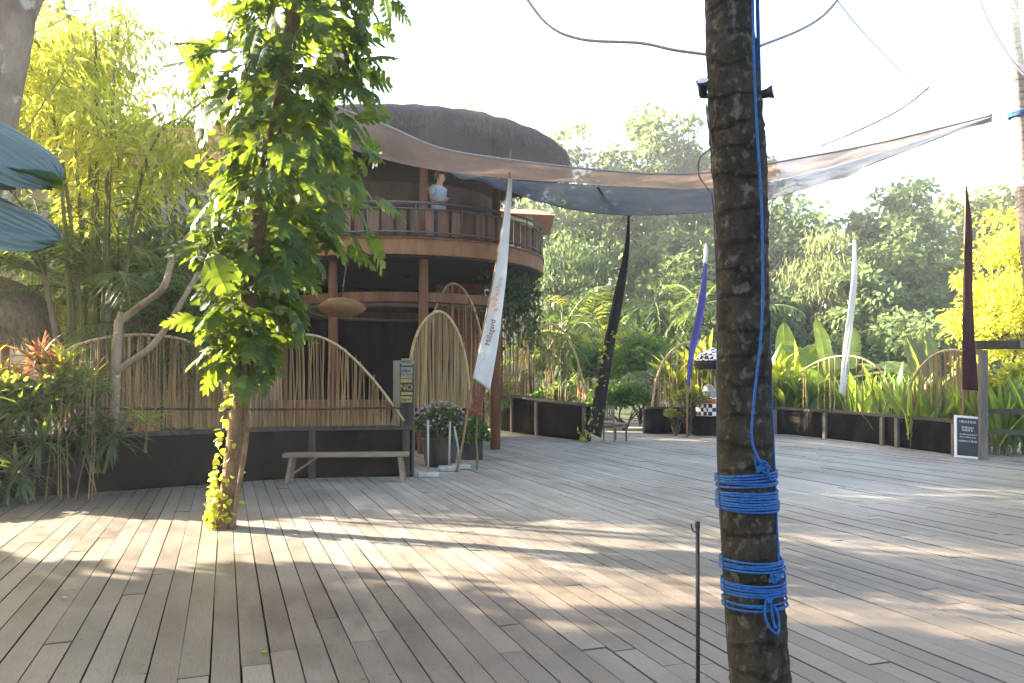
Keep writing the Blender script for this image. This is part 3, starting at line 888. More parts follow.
for py, hpx, mt, tx in pl_:
    q = P(407, py, 12.97)
    w = .195 + random.uniform(-.02, .02)
    pq = bevel(MB().box((c.x + random.uniform(-.01, .01), c.y - .078, q.z), (w, .025, hpx * 13 / 800)).build('plaque', M[mt], sp), .004)
    if tx == 'NO':
        text('lettering', tx, .13, (c.x, c.y - .094, q.z), (R(90), 0, 0), M['plaque_yellow'], sp)
for py in (361.5, 371, 399.5):           # worn strokes that no longer read
    q = P(407, py, 12.97); mb = MB(); x = c.x - .08
    while x < c.x + .08:
        w = random.uniform(.008, .02); mb.box((x, c.y - .0935, q.z + random.uniform(-.006, .006)), (w, .004, random.uniform(.02, .05))); x += w + .01
    mb.build('worn_lettering', M['dark_wood'], sp)

# ================================================================ banners
def banner(name, label, left, right, d, mat, pole_pts=None, pole_r=.02, ripple=.03, nu=8, nv=36, bulge=0.0, pole_mat='bamboo_stick', group=None):
    Lp = smooth_line([P(x, y, d) for x, y in left], nv); Rp = smooth_line([P(x, y, d) for x, y in right], nv)
    base = P(*(pole_pts[-1] if pole_pts else left[-1]), d); 
    root = thing(name, label, 'banner', Vector((base.x, d, 0)), group)
    rows = []
    for i in range(nv):
        row = []
        for j in range(nu):
            f = j / (nu - 1); p = Lp[i].lerp(Rp[i], f)
            w = (Rp[i] - Lp[i]).length
            p = p + Vector((0, -ripple * w * 3 * math.sin(f * 6.2 + i * .22) - bulge * math.sin(f * math.pi), 0))
            row.append(p)
        rows.append(row)
    cl_ = MB().grid(rows, .006, (0, 1, 0)).build('cloth', mat, root, smooth=True)
    if pole_pts:
        pp = smooth_line([P(x, y, d + .03) for x, y in pole_pts], 24)
        pp[-1].z = min(pp[-1].z, 0.0)
        MB().tube(pp, [pole_r * (.4 + .6 * k / 23) for k in range(24)], 8).build('pole', M[pole_mat], root, smooth=True)
    return root, cl_
wb, wcl = banner('tall_banner', 'tall white printed banner in front of the pavilion balcony', [(508.5, 178), (504, 215), (497, 262), (489, 305), (480, 345), (473, 378)], [(512.5, 178), (510, 225), (507, 270), (502.5, 310), (497, 350), (490, 391)], 13.6, M['cloth_white'],
       [(510.5, 150), (509, 178), (504, 215), (496.5, 262), (488.5, 305), (479, 350), (470, 395), (463, 440), (457, 470)], .022, ripple=.02)
# print on the cloth, reading upwards
a1, a2 = P(486.5, 350, 13.52), P(494.5, 316, 13.52)
tang = math.atan2(a2.z - a1.z, a2.x - a1.x)
def cloth_text(body, px, py, size, mat):
    p = P(px, py, 13.53)
    o = text('lettering', body, size, p, (R(90), 0, 0), mat, wb, ext=.003)
    o.rotation_euler = (Matrix.Rotation(-(tang), 4, 'Y') @ Matrix.Rotation(R(90), 4, 'X')).to_euler()
cloth_text('Millagard', 490.6, 332.5, .125, M['print_maroon'])
cloth_text('Pure', 499.5, 284, .13, M['print_grey'])
mb = MB()
for (x, y) in ((494, 305), (496, 300), (493.6, 298), (495.6, 310), (497, 294)):
    p = P(x, y, 13.53); mb.lathe((p.x, p.y, p.z), [(.002, 0), (.002, .001)], 4)
    mb.grid([[p + Vector((-.04, 0, -.02)), p + Vector((.01, 0, -.04))], [p + Vector((-.01, 0, .04)), p + Vector((.045, 0, .02))]], .003)
mb.build('printed_motif', M['print_orange'], wb)
sw = smooth_line([P(x, y, 13.53) for x, y in ((481, 374), (478.5, 366), (482, 361), (485, 356), (483, 352))], 16)
MB().tube(sw, .005, 5).build('printed_swirl', m_surf('pale_grey_print', (.45, .46, .44), (.55, .55, .53), 9, bump=0), wb)
db, dcl = banner('leaning_banner', 'tall black banner on a pole leaning over the wooden chair', [(628, 216), (624, 250), (614, 295), (604, 345), (595, 395), (588, 432)], [(630, 216), (629, 252), (623.5, 297), (614, 350), (606.5, 400), (601, 438)], 20.0, M['cloth_black'],
       [(627, 211), (628, 232), (622, 265), (612, 310), (603, 352), (594, 402), (587, 443)], .035, ripple=.03, pole_mat='dark_wood')
banner('tall_banner', 'slim violet-blue banner with a white tip before the straw fan arch', [(704, 262), (700, 290), (695, 318), (689, 350), (686.5, 385)], [(706.5, 262), (706, 292), (702.5, 322), (695, 352), (689.5, 387)], 21.4, M['cloth_blue'],
       [(706, 243), (704, 266), (699, 298), (694, 325), (689, 355), (687.5, 390), (687, 436)], .022, ripple=.04)
banner('banner_tip', 'white pennant tied to the top of the violet-blue banner pole', [(705.5, 243), (704, 252), (703, 263)], [(706.5, 243), (708, 252), (707, 264)], 21.38, M['cloth_white'], ripple=.05, nv=10)
banner('tall_banner', 'tall plain white banner standing behind the long planter wall', [(853, 240), (851.5, 275), (847, 320), (842, 365), (838.5, 393)], [(856, 240), (857, 277), (853.5, 322), (849, 366), (845, 396)], 21.0, M['cloth_white'],
       [(855, 236), (855, 262), (851, 300), (848, 345), (846.5, 392), (846, 440)], .02, ripple=.04)
banner('tall_banner', 'dark maroon banner hanging beside the timber gate', [(965.5, 186), (965, 225), (964, 275), (963, 330), (961, 389)], [(967, 186), (971.5, 225), (973, 275), (975, 330), (977, 391)], 16.2, M['cloth_maroon'],
       [(966, 183), (965, 225), (964, 280), (963.5, 335), (963, 392), (963, 457)], .024, ripple=.05)

cl = Cloud(); n = 90
_t = RNG.uniform(0, 1, n) ** 1.6
_p = np.array([P(588 + 18 * t + RNG.normal(0, 5), 440 - 110 * t, 19.93 + RNG.normal(0, .05)) for t in _t])
cl.scatter(t_oval(.4), _p, frames(RNG.normal(0, .6, (n, 3)) + np.array([0, -.4, -.5])), RNG.uniform(.06, .15, n)); cl.build('creeper', L['moss'], db)

# ================================================================ stanchions and pots
def stanchion(px, py, h, label, tilt=0.0):
    c = G(px, py)
    root = thing('stanchion', label, 'stanchion', c, 'white poles on pale block bases')
    bevel(MB().box((c.x, c.y, .045), (.34, .26, .085), Matrix.Rotation(.2 + tilt, 3, 'Z')).build('base', M['concrete'], root), .02)
    MB().tube([c + Vector((0, 0, .08)), c + Vector((tilt, 0, h))], .018, 8).build('pole', M['pole_white'], root, smooth=True)
stanchion(428, 477, .92, 'white pole on a pale block base nearest the bench end')
stanchion(449, 471, .85, 'white pole on a pale block base half behind the pink flower pot', .02)
stanchion(461, 469, .75, 'short leaning white pole on a pale block base at the foot of the white banner', -.12)
c = G(440, 466)
pf = thing('flower_pot', 'dark tall pot of small pink flowering shrub beside the entrance', 'potted plant', c)
mb = MB(); mb.lathe(c, [(.26, 0.0), (.31, .25), (.34, .5), (.36, .52), (.30, .53), (.28, .46), (.02, .45)], 20); mb.build('pot', M['dark_wood'], pf, smooth=True)
def blob_leaves(cl, tpl, c, r, n, size, droop=.2, jitter=.6, outw=1.0, inner=.45):
    d = norm(RNG.normal(0, 1, (n, 3))); d[:, 2] = np.abs(d[:, 2]) * .9 - .15
    rad = RNG.uniform(inner, 1, n) ** .7
    pos = np.array(c) + d * np.array(r) * rad[:, None]
    dirs = d * outw + RNG.normal(0, jitter, (n, 3)) + np.array([0, 0, -droop])
    cl.scatter(tpl, pos, frames(dirs), RNG.uniform(.65, 1.25, n) * size)
cl = Cloud(); blob_leaves(cl, t_leaf(.28), (c.x, c.y, .72), (.52, .42, .50), 900, .085); cl.build('foliage', L['shrub_dark'], pf)
cl = Cloud(); blob_leaves(cl, t_leaf(.5), (c.x, c.y, .80), (.56, .45, .52), 190, .055, inner=.85); cl.build('blossoms', L['petal'], pf)
mb = MB()
for k in range(9):
    a = k * .7; mb.tube([c + Vector((0, 0, .45)), c + Vector((math.cos(a) * .12, math.sin(a) * .12, .7)), c + Vector((math.cos(a) * .33, math.sin(a) * .3, 1.0))], [.012, .01, .006], 5)
mb.build('stems', M['stem'], pf)
c = G(471, 459)
p2 = thing('leafy_planter', 'box planter spilling with small green creeper beside the white banner foot', 'planter', c)
bevel(MB().box((c.x, c.y, .3), (.46, .4, .6)).build('box', M['dark_wood'], p2), .01)
cl = Cloud(); blob_leaves(cl, t_leaf(.35), (c.x, c.y, .45), (.36, .32, .50), 800, .09, .5, inner=.8); cl.build('foliage', L['hedge'], p2)

# ================================================================ chair by the leaning banner
c = G(613, 441); c.x += .05
ch = thing('wooden_chair', 'small wooden slat-back chair beside the leaning black banner', 'chair', c)
rotc = Matrix.Rotation(R(-55), 3, 'Z')
def cp(x, y, z): return c + rotc @ Vector((x, y, z))
for sx in (-1, 1):
    bevel(MB().bar(cp(sx * .2, -.2, 0), cp(sx * .2, -.23, .92), .04, .04, (1, 0, 0)).build('leg', M['bench'], ch), .005)
    bevel(MB().bar(cp(sx * .2, .2, 0), cp(sx * .2, .2, .43), .04, .04, (1, 0, 0)).build('leg', M['dark_wood'], ch), .005)
bevel(MB().box(cp(0, 0, .445), (.46, .46, .03), rotc).build('seat', M['bench'], ch), .006)
mb = MB(); mb.box(cp(0, -.225, .87), (.38, .025, .08), rotc); mb.box(cp(0, -.215, .56), (.38, .025, .05), rotc)
for k in range(4): mb.box(cp(-.12 + .08 * k, -.22, .71), (.035, .018, .26), rotc)
mb.build('backrest', M['bench'], ch)
mb = MB()
for sx in (-1, 1): mb.bar(cp(sx * .2, -.2, .36), cp(sx * .2, .2, .36), .025, .05)
mb.bar(cp(-.2, .2, .36), cp(.2, .2, .36), .025, .05); mb.bar(cp(-.2, -.21, .36), cp(.2, -.21, .36), .025, .05); mb.build('apron', M['bench'], ch)

# ================================================================ shrine with checked cloth and umbrella
c = Vector((P(709, 400, 22.4).x, 22.4, 0))
sh = thing('shrine_pedestal', 'low shrine pedestal wrapped in black and white checked cloth with an orange sash', 'shrine', c)
bevel(MB().box((c.x, c.y, .27), (.85, .5, .54)).build('plinth', M['black_felt'], sh), .01)
mb = MB(); mb.lathe((c.x, c.y, .545), [(.36, 0), (.37, .25), (.36, .5), (.3, .52), (.02, .53)], 16); mb.build('checked_wrap', M['checker'], sh)
mb = MB(); mb.lathe((c.x, c.y, .90), [(.375, 0), (.385, .06), (.38, .12), (.371, .125)], 16, cap=False); mb.build('sash', M['cloth_orange'], sh)
mb = MB(); mb.lathe((c.x, c.y, 1.08), [(.18, 0), (.2, .15), (.12, .3), (.02, .36)], 12); mb.build('finial', M['concrete'], sh)
u = P(713, 357, 22.4)
um = thing('ceremonial_umbrella', 'small black and white fringed umbrella above the checked shrine', 'umbrella', Vector((u.x, u.y, 0)))
mb = MB(); mb.lathe((u.x, u.y, u.z - .1), [(.52, 0), (.46, .12), (.3, .24), (.1, .33), (.02, .37)], 20, cap=False); cn = mb.build('canopy', M['checker'], um, smooth=True)
mb = MB(); mb.lathe((u.x, u.y, u.z - .34), [(.50, 0), (.53, .12), (.525, .235)], 20, cap=False); mb.build('fringe', M['cloth_black'], cn)
MB().tube([(u.x, u.y, 0), (u.x, u.y, u.z + .3)], .02, 8).build('pole', M['dark_wood'], um)

# ================================================================ timber gate and chalkboard
g0 = P(983, 345, 15.6); g0.z = 0
gt = thing('timber_gate', 'dark weathered timber gate frame at the right edge', 'gate', g0)
zt = P(983, 345, 15.6).z
bevel(MB().box((g0.x, g0.y, zt / 2 - .05), (.13, .13, zt - .1)).build('post', M['grey_post'], gt), .012)
bevel(MB().box((g0.x + 1.9, g0.y - .6, zt / 2 - .05), (.13, .13, zt - .1)).build('post', M['grey_post'], gt), .012)
bevel(MB().bar((g0.x - .12, g0.y + .04, zt), (g0.x + 2.1, g0.y - .66, zt), .15, .17).build('beam', M['dark_wood'], gt), .012)
bevel(MB().bar((g0.x + .55, g0.y - .27, zt), (g0.x + 2.0, g0.y - .74, zt + .005), .06, .15).build('name_board', M['grey_wood'], gt), .008)
for z in (.55, .95): MB().bar((g0.x + .065, g0.y, z), (g0.x + 1.85, g0.y - .56, z), .05, .09).build('rail', M['dark_wood'], gt)
c = P(968, 456, 15.9); c.z = 0
cb = thing('chalkboard', 'framed chalkboard leaning by the gate post with white chalk writing', 'sign', c)
lean = R(14); rb = Matrix.Rotation(R(-8), 3, 'Z') @ Matrix.Rotation(-lean, 3, 'X') @ Matrix.Rotation(R(5), 3, 'Y')
def bp_(x, y, z): return c + rb @ Vector((x, y, z))
W_, H_ = .50, .86
MB().box(bp_(0, 0, H_ / 2), (W_ - .06, .018, H_ - .06), rb).build('board', M['chalk'], cb)
mb = MB()
mb.box(bp_(-W_ / 2 + .02, -.004, H_ / 2), (.045, .034, H_), rb); mb.box(bp_(W_ / 2 - .02, -.004, H_ / 2), (.045, .034, H_), rb)
mb.box(bp_(0, -.004, .0225), (W_ - .087, .033, .045), rb); mb.box(bp_(0, -.004, H_ - .0225), (W_ - .087, .033, .045), rb)
bevel(mb.build('frame', M['white_paint'], cb), .004)
mb = MB(); mb.bar(bp_(0, .02, H_ * .8), Vector((c.x + .02, c.y + .42, 0)), .03, .03); mb.build('prop', M['dark_wood'], cb)
mb = MB(); rnd = random.Random(12)
for (z, w, hh, dens) in ((.74, .30, .06, 1), (.625, .22, .05, 1), (.57, .20, .06, 1), (.48, .30, .03, .8), (.425, .30, .025, .8), (.345, .34, .05, .9)):
    x = -w / 2
    while x < w / 2:
        k = rnd.uniform(.008, .02)
        s = rnd.choice((0, 1, 2))
        if s == 0: mb.box(bp_(x, -.0115, z), (.008, .003, hh * rnd.uniform(.6, 1)), rb)
        elif s == 1:
            mb.box(bp_(x + .006, -.0115, z + hh * .25), (.02, .003, .008), rb); mb.box(bp_(x + .006, -.0117, z - hh * .1), (.008, .003, hh * .6), rb)
        else: mb.box(bp_(x + .005, -.0113, z - hh * .2), (.018, .003, .009), rb); mb.box(bp_(x, -.0119, z), (.007, .003, hh * .7), rb)
        x += k + .012
mb.build('chalk_writing', M['chalk_white'], cb)

# ================================================================ the ringed trunk in front, its ropes and lights
TD = 4.0
prof_t = [(-330, 716, 43), (-150, 722, 45), (0, 728.5, 47), (60, 731.5, 49), (120, 736, 53), (150, 738, 54), (200, 741, 52), (250, 742, 50), (300, 743, 50.5), (380, 744, 52), (450, 745, 53.5), (520, 748, 54.5), (570, 752, 56), (620, 756, 57.5), (683, 760.5, 58), (698, 762, 62)]
tc_ = thing('tree_trunk', 'ringed palm trunk in the foreground bound with blue rope', 'tree', P(762, 698, TD))
pts = smooth_line([P(x, y, TD) for y, x, w in prof_t], 110)
wid = smooth_line([(w, 0, 0) for y, x, w in prof_t], 110)
mb = MB(); rnd = random.Random(5); b = 0
rad = []
RB = set()
_k = 0
while _k < 110: RB.add(_k); _k += rnd.choice((3, 4, 5, 7))
for k in range(110):
    ringbump = .0045 if k in RB else 0
    rad.append(wid[k].x / 2 * TD / FPX * rnd.uniform(.985, 1.012) + ringbump)
mb.tube(list(reversed(pts)), list(reversed(rad)), 30, wob=.026)
mb.build('trunk', M['bark_stage'], tc_, smooth=True)
def t_at(py):
    p = min(range(110), key=lambda k: abs((CAM_H - (pts[k].z)) * FPX / TD + HY - py)); return pts[p], rad[p]
def wraps(mb, y0, y1, n, rr=.0062, slant=0.0, out=.004):
    for i in range(n):
        y = y0 + (y1 - y0) * (i + .5) / n
        c, r = t_at(y); z = CAM_H - (y - HY) * TD / FPX
        r *= 1.01; ph = rnd.uniform(0, 6.28); sl = rnd.uniform(-.004, .004) + slant * rnd.choice((-1, 1, .4))
        ring_ = []
        for k in range(37):
            a = 2 * math.pi * k / 36
            ring_.append(Vector((c.x + math.cos(a) * (r + out + rr + rnd.uniform(0, .002)), c.y + math.sin(a) * (r + out + rr), z + sl * math.cos(a) + .0015 * math.sin(2 * a + ph))))
        mb.tube(ring_, rr, 6, cap=False)
def knot(mb, px, py, n=9, s=.035, d=None):
    c, r = t_at(py)
    d = d if d else c.y - r - .02
    k0 = P(px, py, d)
    for i in range(n):
        q = [k0 + Vector((rnd.gauss(0, s), rnd.gauss(0, s * .5), rnd.gauss(0, s))) for _ in range(5)]
        mb.tube(smooth_line(q, 14), .0065, 6)
def front(px, py, off=.012):
    c, r = t_at(py); z = CAM_H - (py - HY) * TD / FPX
    x0 = (px - HX) / FPX * (TD - r)
    dx = max(-.999, min(.999, (x0 - c.x) / (r + off)))
    return Vector((c.x + dx * (r + off), c.y - math.sqrt(max(0, 1 - dx * dx)) * (r + off), z))
r1 = thing('blue_rope', 'blue rope wound round the trunk in two bands with a knot above, the upper binding', 'rope', P(748, 492, TD - .15))
mb = MB(); wraps(mb, 489, 509, 8); wraps(mb, 471, 485, 5, slant=.012); mb.build('winding', M['rope_blue'], r1, smooth=True)
mb = MB(); knot(mb, 763, 466, 5, .016); mb.tube([front(771, 478), front(769, 474, .03), front(765, 463, .02)], .0065, 6); mb.build('knot', M['rope_blue'], r1, smooth=True)
r2 = thing('blue_rope', 'blue rope wound low round the trunk with loose hanging ends, the lower binding', 'rope', P(752, 580, TD - .15))
mb = MB(); wraps(mb, 556, 567, 4); wraps(mb, 578, 591, 5); wraps(mb, 596, 604, 3, slant=.008); mb.build('winding', M['rope_blue'], r2, smooth=True)
mb = MB(); knot(mb, 776, 577, 6, .016); knot(mb, 768, 600, 3, .014)
mb.tube(smooth_line([front(766, 588), front(763, 604, .03), front(768, 617, .03), front(776, 622, .035), front(777, 606, .03), front(772, 596, .02)], 24), .0065, 6)
mb.tube(smooth_line([front(770, 592), front(771, 608, .03), front(774, 618, .03)], 12), .0065, 6)
mb.tube(smooth_line([P(777, 575, 3.87), P(782, 570, 3.86), P(785, 577, 3.86), P(781, 584, 3.87)], 14), .0065, 6); mb.build('knot', M['rope_blue'], r2, smooth=True)
def line_thing(name, label, cat, pts_, rad_, mat, n=40, seg=6):
    sm = smooth_line(pts_, n)
    mb = MB(); mb.tube(sm, rad_, seg)
    return tag(mb.build(name, mat, None, smooth=True), label, cat)
line_thing('blue_rope', 'thin blue rope running straight down the front of the trunk to the upper knot', 'rope', [P(752, -60, 3.83), P(754, 60, 3.83), P(757, 130, 3.83), P(762, 220, 3.82), P(762, 320, 3.82), P(754, 400, 3.82), P(752, 440, 3.82), P(761, 464, 3.83)], .0065, M['rope_blue'])
line_thing('blue_rope', 'taut blue rope hanging just clear of the trunk down to the lower knot', 'rope', [P(757, -60, 3.95), P(762, 150, 3.95), P(768, 300, 3.95), P(773, 430, 3.95), P(779, 572, 3.9)], .0055, M['rope_blue'])
line_thing('blue_rope', 'second taut blue rope close beside the trunk ending at the upper binding', 'rope', [P(755, -60, 3.98), P(761, 180, 3.98), P(766, 330, 3.98), P(769, 480, 3.93)], .0055, M['rope_blue'])
def spot(px, py, dirv, label):
    c = P(px, py, 3.98); root = thing('spotlight', label, 'spotlight', c)
    d = Vector(dirv).normalized()
    mb = MB(); mb.tube([c - d * .005, c + d * .01, c + d * .05, c + d * .078], [.017, .021, .023, .034], 14); mb.build('housing', M['plastic'], root, smooth=True)
    mb = MB(); mb.tube([c + d * .0785, c + d * .081], .029, 14); mb.build('lens', M['glass'], root)
    s = 1 if px > 735 else -1
    MB().bar(c, c + Vector((-s * .05, .0, 0)), .02, .02).build('bracket', M['plastic'], root)
spot(703, 96, (-.15, -.5, .55), 'black spotlight clamped to the left side of the ringed trunk')
spot(757, 96, (.9, -.5, .12), 'black spotlight clamped to the right side of the ringed trunk')
line_thing('cable', 'black cable looping out from the trunk and running down its left edge', 'cable', [P(706, 104, 3.97), P(708, 125, 3.97), P(712, 145, 3.96), P(700, 158, 3.96), P(699, 175, 3.96), P(708, 190, 3.93), P(713, 205, 3.9), P(717, 300, 3.9), P(717, 420, 3.9), P(718, 470, 3.87), P(723, 560, 3.87), P(727, 640, 3.87), P(733, 700, 3.87)], .0036, M['wire'], 70)
st = thing('stake', 'thin dark metal stake with a small hook standing on the deck left of the trunk', 'stake', P(698, 697, 4.01))
q0 = P(698, 697, 4.01); q0.z = 0; q1 = P(697.5, 524, 4.01)
MB().tube([q0, q0.lerp(q1, .5), q1], .0105, 10).build('rod', M['metal_dark'], st, smooth=True)
MB().tube(smooth_line([q1 + Vector((0, 0, -.03)), q1 + Vector((-.018, 0, -.04)), q1 + Vector((-.028, 0, -.02)), q1 + Vector((-.034, -.004, 0))], 12), .0035, 6).build('hook', M['metal_dark'], st, smooth=True)
MB().tube([q1 + Vector((0, 0, -.02)), q1 + Vector((0, 0, .012))], .0125, 10).build('cap', M['metal_dark'], st)

# ================================================================ shade sail and overhead ropes
def rowpts(lst, n=56):
    return smooth_line([P(x, y, d) for x, y, d in lst], n)
r0 = rowpts([(330, 62, 13.2), (393, 78, 13.0), (440, 88, 12.7), (504, 115, 12.5), (560, 143, 12.4), (640, 152, 12.3), (700, 153, 12.2), (760, 150, 12.1), (800, 149, 12.0), (845, 144, 12.0), (905, 133, 12.0), (992, 114, 12.0)])
r1_ = rowpts([(330, 105, 13.6), (385, 125, 13.4), (440, 148, 13.1), (504, 159, 12.9), (560, 166, 12.8), (640, 173, 12.7), (700, 173, 12.6), (760, 165, 12.5), (800, 158, 12.4), (845, 150, 12.3), (905, 137, 12.2), (992, 115, 12.05)])
r2_ = rowpts([(330, 140, 14.6), (365, 154, 14.4), (428, 169, 14.2), (500, 178, 14.1), (560, 182, 14.0), (640, 187, 13.9), (700, 188, 13.8), (760, 183, 13.7), (800, 175, 13.5), (845, 163, 13.2), (905, 145, 12.8), (992, 116, 12.1)])
rb_ = rowpts([(450, 171.5, 14.3), (478, 176, 14.3), (520, 181, 14.3), (571, 183.5, 14.2), (640, 187.3, 14.1), (700, 188.3, 14.0), (760, 183.3, 13.9), (800, 175.2, 13.7), (845, 163.2, 13.4), (905, 145.2, 12.9), (992, 116.5, 12.2)])
r3_ = rowpts([(450, 173, 16.0), (478, 181, 17.0), (520, 195, 18.6), (571, 209, 19.6), (627, 215, 20.0), (690, 213, 19.5), (740, 207, 18.8), (800, 190, 17.0), (845, 174, 15.0), (905, 151, 13.4), (992, 117, 12.25)])
sail = thing('shade_sail', 'wide brown net shade sail stretched over the deck from the pavilion', 'shade net', P(640, 190, 14))
def sheet(a, b_, nv, sag, seed, wr=.02):
    rd = random.Random(seed); rows = []
    ph = [rd.uniform(0, 6) for _ in range(4)]
    n = len(a)
    for i in range(nv + 1):
        f = i / nv; row = []
        for j in range(n):
            p = a[j].lerp(b_[j], f)
            e = math.sin(f * math.pi)
            p.z -= sag * e * math.sin(math.pi * j / (n - 1)) + wr * e * math.sin(j * .9 + ph[0] + f * 2) * math.sin(j * .31 + ph[1])
            row.append(p)
        rows.append(row)
    return MB().grid(rows)
sheet(r0, r1_, 6, .02, 1).build('thin_net', M['net_thin'], sail, smooth=True)
sheet(r1_, r2_, 10, .05, 2, .06).build('brown_net', M['net_brown'], sail, smooth=True)
sheet(rb_, r3_, 14, .14, 3, .08).build('dark_cloth', M['net_dark'], sail, smooth=True)
MB().tube(r1_, .017, 6).build('seam_rope', M['rope_grey'], sail, smooth=True)
MB().tube(r3_, .016, 6).build('edge_hem', M['wire'], sail, smooth=True)
q = smooth_line([P(598, 186, 14.2), P(608, 200, 16.5), P(622, 213, 19.6)], 14)
MB().tube([p + Vector((0, 0, -.04)) for p in q], .025, 6).build('batten', M['wire'], sail, smooth=True)
line_thing('overhead_rope', 'loose grey rope sagging overhead on both sides of the ringed trunk', 'rope', [P(515, -20, 4.6), P(545, 22, 4.5), P(580, 39, 4.4), P(640, 43, 4.3), P(680, 51, 4.25), P(735, 56, 4.22), P(760, 46, 4.25), P(800, 30, 4.4), P(825, 14, 4.5), P(845, -10, 4.6)], .0085, M['rope_grey'], 60)
line_thing('guy_wire', 'thin guy wire running down across the white sky to the tip of the shade sail', 'wire', [P(830, -15, 7), P(843, 8, 7.4), P(876, 46, 8.6), P(912, 80, 9.9), P(940, 95, 10.8), P(992, 113, 12)], .0045, M['wire'], 50)
line_thing('guy_rope', 'thick sagging guy rope rising from the shade sail seam to the thin wire', 'rope', [P(820, 146, 12.3), P(850, 134, 11.6), P(890, 115, 10.9), P(912, 101, 10.6), P(929, 87, 10.4)], .016, M['rope_grey'], 30)
line_thing('guy_wire', 'thin pale cord from the shade sail tip to the coconut trunk', 'wire', [P(990, 114, 12), P(1005, 113, 12.6), P(1026, 112, 12.95)], .006, M['rope_grey'], 10)
un = thing('hanging_net', 'pale net with a violet edge rope in the top right corner', 'net', P(1010, 40, 9.5))
ea = rowpts([(968, -30, 9.5), (985, 14, 9.5), (1002, 45, 9.5), (1020, 70, 9.5), (1050, 98, 9.5), (1090, 125, 9.5)], 20); eb = rowpts([(1060, -60, 10.5), (1070, -30, 10.5), (1085, 0, 10.5), (1100, 30, 10.5), (1115, 60, 10.5), (1130, 90, 10.5)], 20)
sheet(ea, eb, 8, .05, 5).build('netting', m_net('pale_netting', (.5, .55, .56), .16), un, smooth=True)
MB().tube(ea, .012, 6).build('edge_rope', m_surf('violet_grey_rope', (.16, .15, .26), (.3, .28, .4), 40, bump=.3), un, smooth=True)
for f in (.3, .6):
    MB().tube([a_.lerp(b2, f) for a_, b2 in zip(ea, eb)], .004, 5).build('net_cord', M['rope_grey'], un)

